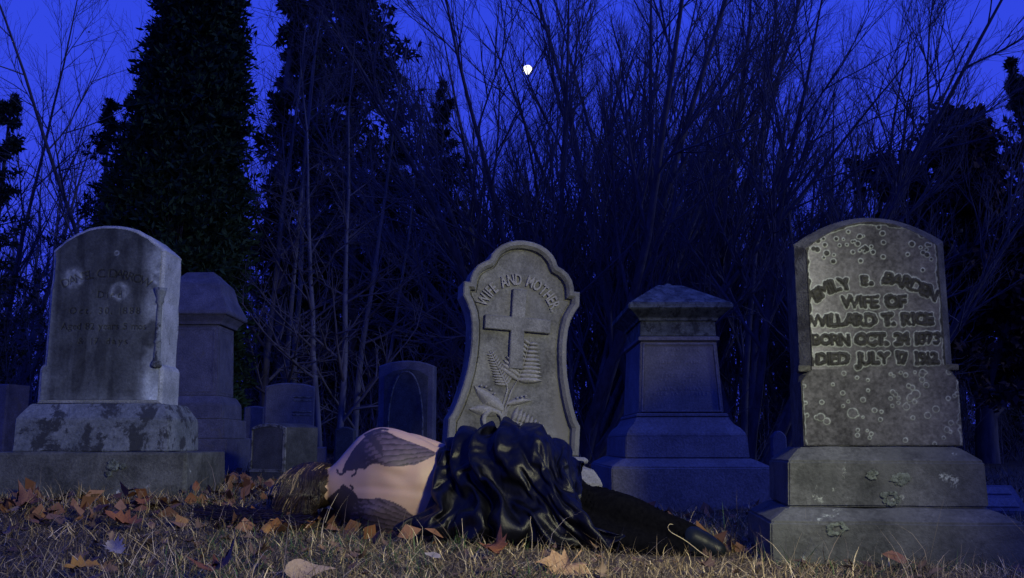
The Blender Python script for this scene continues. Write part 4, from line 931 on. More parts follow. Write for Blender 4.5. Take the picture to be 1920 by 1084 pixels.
         -1,11,-5,-11,11,-1,5,-1,-4,3,-2,4,-3,-8,6,4,1,1,-1,-1,-6,-2,11,2,-2,0,7,-1,-1,0,-3,1,-1,0,-3,0,2,2,0,1,1,1,-1,-3,-3,3,0,-14,11,2,0,-3,4,-14,5,11,10,-13,10,-3,0,-2,5,2,0,-4,5,-8,7,-1,-10,-2,5,-4,8,4,2,-1,-4,0,6,-1,2,1,2,-1,0,0,-1,0,0,-1,-3,3,0,1,1,-1,0,-2,1,-6,-2,6,-7,8,1,-2,-3,6,-14,14,
         8,4,-4,-4,1,-1,-7,11,1,-4,5,0,-6,6,1,-1,-2,2,-12,1,9,-3,4,2,-6,7,1,0,1,1,-2,1,0,-1,0,0,0,-5,5,-2,-3,2,1,3,-7,8,0,0,0,-2,-3,2,-1,-3,6,-7,2,-6,13,-2,0,-6,6,-13,10,7,-1,1,0,-7,-1,2,0,6,0,-1,-11,5,0,-3,9,1,-5,6,0,-1,3,-2,-1,1,2,0,0,-2,-4,3,0,-2,4,-5,5,-12,11,1,-8,1,9,0,0,-4,2,-5,
         8,1,-10,7,1,-4,0,-7,-1,0,5,3,3,4,2,0,0,-10,-3,-1,9,4,0,-1,-4,1,-1,5,0,1,-1,0,-2,6,-2,-1,1,2,-2,-2,-1,4,-6,3,-2,0,-12,14,2,1,-4,6,1,-1,-4,7,4,8,-9,1,-3,7,1,-7,-4,-1,-3,-1,0,1,3,2,6,7,0,0,-1,2,-1,-2,-2,-3,8,-12,0,8,2,-4,2,2,2,-2,3,1,0,-1,1,0,0,-1,-1,0,-6,-1,7,-5,3,1,1,2,-2,2,
         9,-9,10,-3,-2,1,-7,13,-3,-4,-3,-1,-1,0,0,-1,-2,-1,6,5,3,0,0,4,0,0,-12,8,1,-10,7,-1,5,-8,6,1,-9,-2,13,-1,2,0,1,0,-1,-1,3,-15,9,4,-3,-8,11,-1,-1,1,6,3,-2,2,-4,3,0,2,-3,1,0,2,-1,-1,-1,0,-2,-1,-3,-4,-2,1,2,0,8,-9,3,-3,11,6,-10,8,-4,0,0,1,2,-4,1,5,1,-14,-4,15,2,-3,4,-2,-15,4,12,2,-6,1,3,1,
         6,4,-6,1,0,3,-3,-2,3,3,1,-1,-2,-2,0,0,4,1,0,-5,-1,-4,-1,2,-4,14,1,-2,-9,7,5,-3,3,-2,-4,3,0,4,-18,10,1,2,2,-15,15,1,-8,11,1,-7,-10,16,0,0,1,-1,7,-11,9,2,-2,3,-7,-1,-6,-2,7,2,6,3,0,-1,-5,-2,0,7,1,-2,2,-2,-4,-3,9,1,1,-10,-1,10,-1,3,-7,-3,8,0,0,-16,11,3,1,0,-8,10,-1,-9,11,0,-3,-10,11,5,0,-1,
         6,4,-2,1,-3,1,2,0,-1,-5,-7,-2,-1,2,3,8,3,0,1,0,-1,1,-4,-1,5,-2,-12,0,14,0,-4,-6,4,6,3,-1,-8,0,9,-2,-15,16,1,3,-6,-4,5,-1,-12,12,2,-1,-6,5,4,-1,6,4,-2,0,-1,1,1,-2,1,2,-1,-2,-3,0,-1,-6,9,-6,0,-2,2,6,5,1,-6,-1,6,1,-16,11,1,-3,-4,-3,9,4,0,1,-4,4,4,-19,9,2,4,0,-5,6,-4,-9,12,-3,4,-6,5,-4,
         5,-10,10,3,-4,1,-2,0,4,1,1,-1,3,-3,2,2,-5,4,-9,3,3,4,-7,1,7,1,-1,-4,-1,-4,6,2,0,-6,-3,5,5,-2,-3,7,-9,8,-14,-3,0,2,15,-6,7,-3,-9,11,-3,2,-5,6,7,2,-10,3,4,-2,-3,-3,-4,1,7,6,3,-4,3,-3,-15,14,9,0,-2,0,4,-2,-3,5,0,0,-3,-4,-2,1,0,2,-6,-5,5,5,3,-9,9,-6,5,2,0,1,-9,6,3,1,-1,0,0,1,-4,1,
         7,3,-1,-15,-1,5,8,-4,0,-1,-4,2,2,2,-1,6,-1,-9,5,8,2,-1,2,1,2,-6,8,-1,0,0,-1,-4,-2,0,0,-4,-10,3,9,3,-10,9,3,-9,8,-8,7,3,0,-2,2,-1,0,-2,3,-2,1,-2,9,1,-6,-6,6,9,1,-2,-5,-4,-3,5,0,3,1,0,0,0,2,0,-2,4,-6,7,-10,11,1,-7,-4,1,0,1,0,6,7,-2,-7,-3,9,-3,-5,10,-8,4,-6,6,-2,-2,2,-7,3,6,0,-6,
         8,0,-7,8,-3,-15,6,0,6,8,0,1,-2,0,-1,-1,1,3,-1,-2,0,1,2,-9,8,-7,8,-12,7,0,6,1,2,0,-1,4,-11,-7,3,9,6,0,2,0,-6,5,1,-12,2,7,-11,5,-7,-2,1,13,9,-2,-1,-9,9,0,-10,10,1,0,4,-1,1,0,-2,-1,5,1,0,-1,-2,-9,4,8,-5,3,-2,-6,-4,8,-8,2,6,3,0,-16,8,15,0,0,-1,0,2,-1,1,2,-6,7,-1,-4,5,-5,2,-4,-3,-8,
         5,5,-2,1,-3,2,1,-2,0,0,0,-1,-1,1,2,0,1,-3,2,-1,0,-3,-7,1,-8,3,13,10,-16,-4,12,1,-8,6,-6,3,7,-10,9,-11,8,7,0,-13,12,-2,1,-5,7,2,1,-3,5,-1,-1,-2,6,-6,5,-2,5,2,0,-1,-1,0,-1,0,1,0,-2,-1,3,-3,-4,-2,5,8,-8,-7,16,-8,-19,9,21,-6,-11,-1,8,-7,13,2,-12,5,-3,-5,-10,2,4,15,-6,0,9,-2,-19,4,6,11,-3,4,0,-4,
         8,-1,-8,7,2,3,-1,2,1,-5,-2,6,-2,1,-1,-4,4,3,-3,-6,-7,7,7,-3,0,4,-4,-14,7,12,1,-4,-6,-1,-3,15,2,-11,-10,14,-15,-10,-2,1,0,-2,-3,2,12,-3,-1,-1,3,4,8,13,8,1,-1,-2,1,4,0,-3,-2,2,5,-4,1,-1,2,2,1,-7,-1,6,-5,-9,10,4,-1,0,-4,8,-12,0,7,1,-1,1,-3,-3,5,3,-6,-6,12,-1,-3,-6,-2,-3,2,2,4,4,2,3,1,1,-4,-12,
         6,0,1,1,-7,6,-1,3,0,1,0,-1,3,-1,1,1,0,-4,5,-3,5,0,-16,12,-12,10,4,-5,6,-1,-3,-5,1,1,3,-8,-3,2,8,1,-4,4,-2,2,-2,5,-3,-3,2,1,2,0,1,-4,1,5,7,0,0,0,0,0,-4,-4,2,2,2,4,0,0,0,0,-2,5,-9,11,-10,-4,15,-10,5,2,0,3,-17,-1,1,9,7,-2,-2,1,3,-1,0,0,3,-4,1,0,1,-2,-5,8,0,0,-1,0,-1,0,0,-2,
         0,3,1,3,-5,0,6,-6,-2,1,0,-1,4,5,-1,-3,-8,3,8,-4,5,-4,4,-1,3,-4,2,-12,16,-5,1,-1,-7,9,3,2,-2,-2,-8,8,4,-6,-6,-7,8,6,8,-15,0,4,3,1,1,4,1,-2,5,-9,2,-1,5,-3,4,5,-2,-3,-2,0,-3,-2,2,1,7,1,1,-12,8,8,-14,10,-10,0,7,-7,3,8,0,1,0,-10,6,-3,1,5,0,-8,-6,13,-2,8,0,-1,-4,4,-7,-1,-3,0,2,1,-2,5,
         4091,-5,6,-7,-2,-7,-10,0,-11,-15,-13,-7,-7,-7,-5,-8,-7,-4,-7,-7,-8,-7,-1,-13,-5,-9,-6,-17,-33,-17,-13,-10,-7,-5,-2,-9,0,-11,0,6,-2,-2,-2,-6,-12,-12,-2,-4,-6,-11,-11,-9,-12,-12,-9,-13,-9,1,1,1,3,1,0,-10,7,9,5,-3,-4,7,-3,2,-2,-1,2,2,1,0,-8,2,-7,-1,-1,0,4,-4,1,6,-4,0,-2,8,-2,6,-10,-8,3,-1,-1,4,4,-2,-4,2,-1,-3,0,1,3,0,-5,6,
         -5,-5,0,1,0,0,0,2,-3,3,10,5,1,-5,7,0,1,-1,-2,-2,-1,-3,5,1,0,-3,-11,7,-3,11,-3,-11,15,-2,-2,-4,-5,0,4,-5,-7,2,-1,1,5,5,-5,-3,-3,0,0,0,-1,0,4,4,10,-10,-2,0,-5,9,0,0,1,0,-6,2,17,-1,-7,-9,12,2,2,-1,-1,0,-8,-4,-1,-2,11,-10,5,-5,0,16,-19,-4,-3,0,2,-2,0,1,1,-2,1,-2,3,4,3,-7,2,3,0,0,-3,14,6,-13,
         -3,14,-15,15,3,4,0,2,0,-2,1,-1,-14,-10,6,12,-20,-7,19,-6,-3,8,-4,-1,8,0,-11,-2,-4,12,-3,-8,2,4,4,0,5,-3,-3,-3,-5,-1,-1,2,0,-3,2,3,-2,3,2,-2,9,-15,16,5,3,-12,8,-3,14,3,5,1,-8,-7,1,-7,-4,7,-8,7,5,-6,-1,9,-3,-10,10,-3,-3,0,-2,0,5,-10,5,-2,-1,-2,-3,-3,9,-2,-2,0,3,-2,0,-2,-4,0,-1,2,3,0,3,5,-4,3,-11,16,
         3,7,-21,2,6,8,-16,3,7,-2,-8,0,0,-1,5,-9,2,22,-24,11,6,2,-5,7,-6,0,3,5,0,1,5,-8,-1,-6,1,1,-4,-3,0,-1,-2,-2,-3,-3,1,-1,0,-1,0,2,1,1,5,4,-6,14,-1,-1,11,-9,-11,-8,5,-7,1,1,1,-2,1,1,1,-2,5,-1,6,-3,-2,-1,1,1,2,3,4,-4,-5,-4,13,7,0,7,-7,-1,-4,0,2,0,-2,0,4,9,-13,-6,-6,-2,-3,0,1,-1,1,4,1,-3,
         -11,5,6,11,-13,-16,1,3,-7,4,4,11,1,4,-2,2,-1,-11,5,-3,5,3,-3,-2,1,8,-3,1,-4,0,-11,4,7,0,10,-1,-14,6,8,0,2,-4,6,-14,2,-2,-3,-3,-3,-4,2,-1,-1,0,-2,1,-2,-11,4,1,-2,8,2,-3,9,1,3,-2,2,-1,0,0,5,-1,-9,-9,-1,-1,14,-2,-3,-12,7,3,2,-2,-7,-1,0,1,-4,8,7,3,-4,2,-5,10,-14,-1,4,1,0,0,2,-2,-11,1,-3,-4,2,0,
         -3,2,-4,-3,11,-2,8,9,-2,3,-2,-2,0,3,2,2,-3,2,-1,-1,-3,3,-16,2,-3,3,-9,-4,0,1,-1,-2,2,2,2,-5,1,-1,1,7,7,-11,2,7,-4,5,8,3,0,0,-2,-6,3,-10,-9,-2,9,-10,0,-8,11,20,-3,-1,0,2,-8,6,2,-4,-8,-6,-10,-3,4,1,-4,9,1,2,1,-5,2,4,3,-1,0,-2,-4,-4,-6,-1,2,6,-1,-6,9,7,-4,2,2,4,-2,1,0,0,12,-1,-10,-2,-11,-11,
         6,8,-4,-8,7,1,3,-12,9,-6,4,-13,-2,6,-5,0,0,-1,-1,0,1,-3,1,2,13,-2,-6,-1,-2,-1,-1,-2,-1,0,7,3,-2,-9,-1,4,-2,9,8,-5,4,-5,4,1,4,2,-9,-3,-5,-1,2,16,-5,1,8,0,-6,4,-2,5,-13,1,-1,3,-5,-6,13,-6,0,-1,-2,2,8,-9,3,-1,1,5,5,-6,-1,1,1,1,-1,0,-5,-3,1,4,1,-1,-7,-2,4,8,3,5,-4,-2,-2,-1,1,-2,1,-1,9,-8,
         -11,1,9,6,-8,-15,3,-2,1,-1,2,4,2,-5,-2,11,5,-2,-5,-7,0,2,1,13,-11,1,5,2,-2,0,8,-2,0,-2,0,5,-8,-4,-4,-2,2,-3,-1,0,6,3,6,-2,-2,-1,0,3,-3,15,-6,0,-2,-9,1,1,-2,2,-5,4,0,-3,3,-1,4,1,-6,0,1,7,6,4,-10,-3,1,1,3,3,-4,1,0,1,-6,11,2,1,-2,-2,2,-2,-3,-5,-3,-4,-1,-1,-1,3,0,11,-2,-1,-1,1,5,7,9,-16,
         9,-10,-3,-3,-1,-5,8,0,5,-5,-5,3,-1,4,3,-7,2,-1,1,4,9,1,-7,-10,6,1,0,-1,1,-2,0,-4,7,4,4,-5,0,2,1,-1,-6,-1,-3,-6,-1,-2,3,6,2,0,-1,0,7,-8,-3,20,1,10,-11,-2,-1,-6,0,1,7,9,-7,-6,-3,0,2,0,-2,0,2,-3,3,9,2,-9,-4,0,5,7,-1,-1,-5,-3,-3,0,3,5,1,0,0,-2,1,10,-2,-5,-10,2,6,-9,2,0,2,-2,-4,-1,4,7,
         -10,7,11,0,2,-16,-4,3,-4,17,5,-6,-6,-4,-3,4,6,-6,-4,2,-2,-2,14,4,-8,-4,1,3,3,1,-1,-5,-3,-3,0,0,4,2,-1,1,2,4,-4,-1,-2,-2,-1,-4,2,0,-1,1,-3,4,-1,4,0,-12,3,8,-6,17,2,6,-1,-13,-7,3,-1,-1,1,10,-3,3,-8,-4,-4,-5,0,12,6,-2,-9,-1,1,4,5,1,-6,-1,-4,0,3,0,0,0,3,4,-2,1,-1,-10,-5,9,-7,-1,0,1,0,-4,7,-5,
         4,-6,-8,0,3,25,1,-6,-11,-3,4,-6,11,-2,-8,3,1,2,11,-4,-2,-9,-14,-2,14,6,1,-9,-1,0,4,2,4,-2,-3,-6,-3,4,-1,3,4,-3,10,1,0,-2,-14,-5,0,1,-2,0,-1,6,16,-29,5,6,-16,-4,15,10,-14,-6,1,-6,1,9,-8,4,14,-22,6,-2,6,13,-1,2,-2,-17,-11,13,0,0,9,-3,-7,-1,0,3,2,0,-5,1,5,-2,7,-16,1,11,7,-1,-2,-13,-3,-1,1,-1,-1,9,-8,-8,
         -7,-1,15,-10,-6,2,6,-8,0,1,-1,3,0,-2,2,8,-10,-1,0,2,4,-2,13,5,-6,-20,12,5,-11,-1,4,-3,-1,0,2,2,-1,-5,7,5,-14,7,0,-7,8,12,1,-4,-5,-6,-3,0,-1,-5,4,-4,-3,2,-12,13,-9,-13,1,4,1,2,5,-6,4,5,-4,4,-3,11,-8,1,-3,1,-1,8,3,4,-8,-5,-1,4,-3,3,-1,-5,-2,-2,4,4,-4,1,4,-7,5,-1,-2,-1,13,4,1,-2,-3,-5,-1,-5,-3,-1,
         -9,8,-3,-7,0,-11,9,3,2,0,-1,3,6,-2,-1,-2,1,-11,-1,8,1,7,-13,1,3,4,1,-3,4,-5,-2,-1,2,3,-3,9,1,-10,-6,-2,4,12,-7,3,-7,6,-2,9,8,2,3,2,-5,-20,-13,37,6,-11,11,-6,3,-12,-4,3,0,0,0,1,-1,3,1,2,1,5,-2,-18,15,-7,4,-7,-1,1,10,3,-6,-1,-1,-1,-1,0,6,-6,3,7,2,-2,-5,-12,-2,2,10,-2,-4,5,3,9,3,3,6,4,-13,5,
         0,-1,-6,7,-5,32,-4,-9,-6,-9,4,1,-4,-1,2,0,5,-4,7,-4,-6,1,-1,10,0,-8,-10,2,11,6,2,-3,-7,-5,-5,-3,5,-6,-2,-2,-2,0,2,0,-5,-3,10,-5,5,3,4,0,3,18,-1,-2,-1,-1,-4,8,2,13,-7,-9,1,24,-3,1,3,-8,-5,-6,-7,1,8,0,-13,7,-4,-9,-2,9,7,6,-4,-5,0,2,3,-2,-3,3,-18,15,-5,-2,-3,-5,-6,-3,-3,1,-1,2,-3,5,0,5,5,-5,29,-23,
         3,-1,-5,2,-1,4,2,2,13,-2,4,2,0,-1,3,2,-1,-4,-16,11,-1,-10,1,-7,-6,-5,4,-1,0,1,0,0,6,6,0,1,1,-7,0,9,0,-5,1,-4,5,-16,-8,-4,-1,-1,1,1,0,-4,0,5,-10,6,1,-1,-4,-10,9,19,-17,6,-1,-2,-2,2,10,4,5,3,0,-10,-4,14,-1,1,-2,-3,-19,-4,8,-2,-2,5,-3,2,5,-5,10,-5,3,-11,16,5,0,0,-11,3,-7,-4,-5,-8,-2,1,-4,-1,-7,1,
         -5,2,-1,-1,-2,-21,2,-1,28,-21,-3,4,6,2,1,-4,9,8,0,-1,3,-14,9,2,10,-4,0,4,-14,-1,2,-4,0,-2,3,2,-6,4,5,1,-11,17,2,2,3,2,-2,-2,-3,-4,-8,-8,1,0,-10,1,-11,0,9,-4,9,-25,8,18,-21,-1,2,-1,2,3,-3,-1,-4,2,2,5,2,0,-1,0,9,6,-1,-9,-2,0,-1,2,-1,0,-1,1,4,-8,8,6,-5,-8,11,3,5,10,0,-1,-1,0,0,-7,-8,-4,3,1,
         0,-4,-8,7,6,0,-8,-1,-2,4,-5,5,-8,7,-5,-1,-1,-3,2,-4,7,10,1,2,-11,4,4,-2,0,0,-2,2,-7,3,-4,-3,-1,10,-3,7,9,-10,-4,-1,2,-1,15,7,4,1,0,2,-1,-10,-7,10,3,-6,6,-12,2,19,-15,-6,2,-2,5,-4,2,-5,0,6,-6,-3,4,7,0,-2,-1,1,-2,-2,5,1,-2,-2,0,1,3,-6,-3,-3,-3,-4,0,0,2,19,-8,3,0,3,-5,8,3,4,4,3,3,0,-9,4,
         3,7,0,-13,-6,13,-5,-10,0,1,3,-3,-1,10,-7,-2,3,-1,-1,3,-2,2,2,1,2,0,-4,1,2,-1,12,-11,-2,-2,-1,1,-1,-2,-4,-4,1,0,9,-6,-2,8,2,2,6,-7,-2,9,4,3,-2,2,-11,7,0,6,-2,3,4,-16,-1,0,-3,2,6,-3,11,-6,-1,1,-2,-4,4,-3,-1,2,0,0,3,1,-1,1,-2,6,1,0,-1,-1,0,-1,9,-9,-10,-8,1,9,-3,5,4,-2,5,-2,-4,-2,9,-5,12,3,
         4,-14,0,2,14,-3,5,0,-5,-4,-3,2,5,1,-12,15,2,0,1,-5,-9,3,-5,-3,1,2,3,-2,1,1,-7,6,5,0,5,1,-1,-2,0,3,-5,-7,-8,-1,6,0,6,-3,2,5,-3,-7,6,1,10,-14,-5,10,-2,-5,-7,6,2,7,3,-1,3,-6,5,-14,1,-9,-1,0,10,-2,9,-1,2,-7,-4,-3,5,4,2,-1,-3,-5,6,5,-1,1,1,0,-3,1,1,3,-9,-3,0,-4,5,0,0,4,-2,-6,3,7,10,-19,
         -4,-7,16,-1,-11,0,-1,3,6,5,-9,6,-8,12,0,-7,-3,1,-3,-1,-4,-1,11,7,-1,-5,-3,-1,-1,3,1,-4,-4,4,3,0,-1,9,-9,-1,8,-8,2,-1,-1,-5,2,9,-9,1,4,-3,-12,19,-9,-1,3,-2,-11,9,-3,-4,8,-8,1,5,-3,-5,1,4,6,6,3,0,-12,-1,-2,-1,-8,3,10,6,-8,-1,-1,-1,5,3,-5,-2,1,3,1,-5,3,-1,-1,0,2,3,-1,-3,-7,6,4,-8,6,1,-11,-3,4,-1,
         -10,14,-7,-5,3,-2,6,2,-8,4,10,-6,-8,-3,2,5,4,0,4,2,3,0,-8,-7,-6,0,7,2,0,0,-5,3,4,-5,-1,-1,8,1,-5,0,-3,4,2,10,2,-5,-10,-9,4,4,2,2,-6,-8,0,10,3,-14,7,0,0,-4,2,12,-2,-12,8,10,-10,-5,-4,2,-3,1,5,5,2,0,4,0,-6,2,-5,-1,-1,2,0,-5,0,3,0,-1,-6,6,6,3,-3,2,2,-12,12,6,1,-18,-6,13,-5,-1,13,-11,-12,9,
         -4,9,-10,-2,4,-6,-1,5,12,3,-10,2,8,-8,-2,-5,-1,7,-10,1,3,-2,5,4,7,-10,-1,-2,2,-2,-2,4,-1,1,0,0,-3,-7,7,5,6,-2,0,-5,-11,8,0,0,5,-6,-2,1,11,3,-12,-7,-11,-1,17,-8,-3,-4,6,-4,0,6,7,-4,4,7,1,-1,0,-11,2,-4,-6,0,0,-1,5,3,-4,0,2,-3,0,-4,0,-1,3,2,3,-4,-6,5,3,8,-5,10,-13,-9,4,14,-21,1,14,1,4,4,-2,-19,
         8,-4,-13,5,3,-7,0,0,0,0,-1,0,1,2,3,2,-1,-5,1,1,-2,4,0,10,-11,1,0,2,-4,4,0,0,4,-6,-6,-2,0,4,-1,-4,1,9,9,-13,12,-15,-4,4,14,-13,-5,11,4,6,3,-11,-9,11,-7,1,12,-3,-12,-2,0,1,0,2,0,0,-2,-1,1,8,5,3,3,-1,-1,-13,0,-1,7,-2,1,-3,0,6,-5,0,-3,11,-5,-2,-4,8,-8,2,1,4,-5,-3,-6,-1,12,8,-2,0,-14,13,4,0,
         -1,-7,8,-3,2,9,4,-8,-7,-3,-1,-1,-1,0,0,0,1,0,-1,2,2,1,-2,4,2,1,-4,1,0,3,0,2,-3,2,-1,0,7,2,-5,-14,3,1,1,4,-9,14,-9,-9,2,11,8,2,-8,-2,5,0,5,-2,-5,-1,-6,9,-3,8,5,0,-2,-7,-2,-2,-1,-1,-2,-1,0,1,0,0,0,0,3,2,-1,0,1,-2,5,-9,8,2,-1,-10,8,4,2,-5,-3,-11,1,3,12,-12,9,-8,-6,0,6,3,14,-19,16,0,
         -6,6,-2,0,-2,3,-5,-2,2,2,5,6,2,1,0,0,-5,-2,-5,-3,-2,0,0,-1,1,3,1,1,1,1,-5,4,-6,8,3,-4,-9,7,4,4,-1,1,-15,-2,2,1,-7,20,-4,-14,-2,8,3,1,7,2,-6,-2,3,4,-4,1,-5,0,0,2,-2,0,2,3,4,3,6,0,1,-6,-3,3,-5,-1,-4,0,4,-2,0,4,1,-2,1,-7,12,3,-6,-11,10,2,5,-17,13,-13,-6,9,-2,-5,6,12,-14,-4,2,9,4,5,
         6,-5,-4,2,-3,2,1,-2,-2,-4,0,1,0,-1,-1,3,5,-1,1,5,3,-3,3,-1,-2,-6,-1,3,1,-3,5,1,-1,-1,-9,8,8,1,-13,7,-2,2,-12,3,-5,-4,21,-13,-4,1,15,-12,-6,21,-8,6,-4,5,5,-3,-8,1,8,3,0,-1,-9,-3,-2,-1,0,-2,2,1,-1,-1,0,2,7,1,3,0,-4,0,1,-1,0,1,3,-1,-1,-8,1,6,8,-5,-7,8,1,-1,-1,-2,-14,16,-14,0,5,15,-8,-11,6,15,
         -9,1,5,4,-6,-2,-1,2,1,3,10,0,-6,8,-2,-3,-14,2,-3,0,1,7,-7,1,5,2,-1,2,0,2,-4,-1,1,5,0,-2,-5,-6,-3,9,8,-8,8,2,0,-1,-3,-16,8,-4,-3,10,13,-16,-5,12,6,-5,-8,1,1,-3,0,-1,3,-2,0,4,6,-10,2,-1,1,1,7,3,-8,-2,4,-3,-4,5,0,3,2,0,0,-1,-1,1,2,1,-1,-5,-4,-9,10,6,-12,8,4,2,2,-1,-8,-1,-1,-1,0,12,-17,1,
         -5,8,1,-9,3,-8,3,-1,-1,1,0,-1,1,0,-1,3,1,-5,1,10,5,-11,2,0,4,-7,4,-5,0,3,3,2,1,-3,1,2,1,0,-2,-5,-10,9,-1,-9,7,-6,7,9,-1,5,-12,1,-2,-3,6,-7,-8,-1,6,2,-5,-5,1,7,1,-1,-4,-1,-1,1,1,2,0,2,0,1,5,3,-8,6,-9,5,-3,-2,-3,-3,-2,-1,-1,-1,-2,1,14,5,4,0,-11,-7,15,-6,-13,6,-5,11,12,-18,11,-14,1,7,6,-12,
         -3,2,-5,5,-1,-4,-4,-1,1,6,0,1,-3,0,0,0,0,4,0,-3,0,4,3,-7,7,-6,2,3,-1,1,-2,-3,-2,0,6,-7,-13,-2,0,3,16,-7,9,1,6,-5,-4,-17,3,15,-14,3,-3,0,0,17,2,1,-5,-1,-1,-2,-5,3,2,-1,3,-1,2,0,-3,1,1,4,1,-6,-1,-4,4,5,-5,3,-1,4,1,-3,4,0,-2,-1,-4,14,-2,-3,-5,-5,-2,15,-6,1,0,0,7,-3,-14,-8,6,-7,2,-5,-1,-1,
         -4,3,4,-3,-2,2,-1,-5,1,-1,1,-1,0,1,1,-3,1,-4,1,-1,0,0,-1,0,3,0,7,-6,10,1,-2,1,3,-1,7,-6,-3,-1,3,4,4,-7,-10,8,-2,3,-2,2,3,-1,-1,3,-11,-5,-5,-3,-1,-4,2,0,4,6,0,-9,-3,1,0,-1,1,-1,0,-1,1,-1,-3,-1,2,2,-2,0,9,-1,-2,2,-10,11,3,2,-2,2,-10,-2,13,1,-1,4,-10,7,2,-2,-3,1,-3,-1,-6,12,4,-2,-1,-3,-8,-6,
         -2,-2,0,2,4,7,2,-3,-9,-7,-2,6,-2,1,-1,-3,3,4,-3,-3,-2,3,2,-2,1,5,-1,3,2,-11,0,8,6,2,0,-3,-6,8,0,-7,5,-14,-7,0,1,1,3,4,10,-6,1,-1,9,3,9,-2,-3,0,-1,-1,12,1,0,5,1,-2,-4,-15,-1,0,1,2,7,-9,-2,4,-4,-3,4,1,0,1,7,-3,3,1,-4,-6,1,3,6,1,-4,-5,9,4,-8,4,1,3,1,1,1,1,1,3,0,1,0,-4,3,-17,
         1,3,0,-4,-11,9,-2,1,2,3,1,5,-7,-6,8,0,-9,-1,6,-6,7,-2,-10,8,-8,14,-8,8,-5,1,2,5,-1,-2,-1,3,2,-1,-9,0,2,-5,9,-4,3,-4,9,5,1,-2,-2,1,-7,9,-16,5,-4,2,2,3,-9,-1,-1,0,1,0,2,5,5,-4,-2,-2,-2,1,-7,11,-8,-1,10,-13,0,2,2,7,9,-3,1,-7,-5,-4,-3,-1,6,3,-4,-3,2,15,-4,2,-3,2,-16,14,4,3,1,-1,3,-12,7,-2,
         -7,0,1,2,2,-7,5,-3,-1,1,0,-1,4,7,-9,-1,0,1,2,-4,2,-1,5,10,-8,-9,0,1,4,6,-2,1,0,-2,-2,-1,-8,-1,18,-2,-3,-15,-2,0,1,2,18,-23,1,1,3,3,3,10,4,0,-4,3,0,0,-2,-7,2,1,0,-1,0,0,-2,0,1,0,1,1,3,-3,1,8,-12,10,9,-13,-1,-3,-1,4,-1,-1,7,2,-2,2,2,-5,2,0,-3,-1,4,-6,7,1,-15,3,-3,-3,3,-3,-1,0,16,15,
         56,28,29,24,23,28,4,19,10,5,12,15,5,10,13,6,8,10,8,8,8,7,8,4,6,6,9,-2,-4,-13,-12,-12,-12,-14,-14,-11,-13,-7,-12,-11,-13,-13,-13,-13,4,-8,-14,-15,-14,-13,-9,-9,-8,-7,0,-28,-1,3,0,-3,0,-13,17,-6,6,5,-3,-3,6,-5,-6,6,-5,-2,4,1,2,3,2,1,-5,0,1,-9,0,13,-1,-4,1,1,1,-3,0,-4,4,-1,0,1,0,-1,-11,3,2,0,0,7,3,3,2,1,-12,-3,
         -6,5,-1,2,-1,-2,-2,5,-2,6,4,0,0,3,-6,-8,4,1,-4,1,-1,0,4,5,7,-4,-6,10,-6,-15,5,7,-3,0,0,1,1,-1,-3,1,3,-1,1,0,-6,-5,4,0,12,0,0,0,-2,-3,-6,-2,4,-8,2,0,4,7,-2,-2,4,1,1,2,-7,3,7,-1,-2,0,-3,1,-1,-1,-6,-6,1,2,11,-7,-11,6,18,-12,5,1,1,-1,-2,0,0,-2,-2,0,-1,0,-1,-4,-4,13,-10,-4,-1,-1,5,-4,2,1,
         -5,8,-1,-2,1,9,-2,-8,-1,0,4,4,13,-10,5,-1,0,-9,3,-1,-1,5,-3,2,3,4,-14,1,8,-8,-12,24,-1,-4,-1,-2,-3,0,0,1,2,-1,-2,0,-1,5,-2,-9,1,-2,-3,3,-7,8,0,-1,0,-4,2,1,-6,18,1,-10,5,-3,0,-4,-3,17,-6,2,0,-3,1,0,1,-6,7,-4,-1,0,6,-1,-8,3,-16,14,3,1,-1,2,5,0,-1,0,-4,-1,0,-1,-1,0,2,-1,-4,-2,-3,-5,3,-3,11,-3,
         -1,6,-8,7,-2,0,5,3,-7,1,-9,-2,-2,-2,-7,13,-1,17,-7,4,2,2,-4,6,-4,-3,-2,-7,-2,-6,12,-16,1,11,1,-1,-2,10,0,-1,2,0,1,0,2,-5,-1,1,5,-3,-3,3,5,3,-14,5,-2,-2,4,-2,3,-10,-6,9,1,-7,6,-3,1,-5,14,-5,9,0,6,-2,-10,-8,-1,0,-1,5,6,11,4,5,-17,-15,4,-6,7,4,0,1,1,1,-1,2,-3,0,9,6,1,-3,-4,3,-2,1,1,-12,1,-3,
         2,-3,1,-3,1,-15,0,10,-1,7,2,7,-2,2,-2,-1,-1,-3,4,0,4,2,-8,-4,2,4,-14,-2,12,2,5,-1,-11,-1,-5,0,13,-10,-1,2,1,2,2,3,-4,6,3,2,1,-1,0,3,-15,-1,1,0,-2,4,0,-3,1,2,-2,0,3,3,-1,0,0,1,1,2,-4,3,-2,-1,6,-1,4,0,-6,-10,15,-7,-5,1,5,3,-1,-3,0,-3,-8,-1,1,1,7,-3,6,4,-4,-2,0,-1,-1,0,2,-7,4,2,-5,1,
         -3,1,1,3,0,4,5,-3,1,-2,-10,-4,4,2,3,4,8,-2,3,1,0,4,5,-4,-1,2,-12,7,1,-1,-1,-4,-2,-1,-4,0,-3,4,-3,-4,-5,9,-1,-4,7,-8,-5,-2,-1,1,2,-2,3,2,5,-1,2,-6,3,4,-2,2,1,2,0,-6,9,-3,-3,3,-2,-1,-3,-11,2,5,-4,10,3,12,4,-8,5,-6,-5,-2,0,1,1,0,5,0,-4,-6,1,2,-5,-6,3,-1,-3,-1,2,1,1,0,1,-2,-6,1,12,-2,
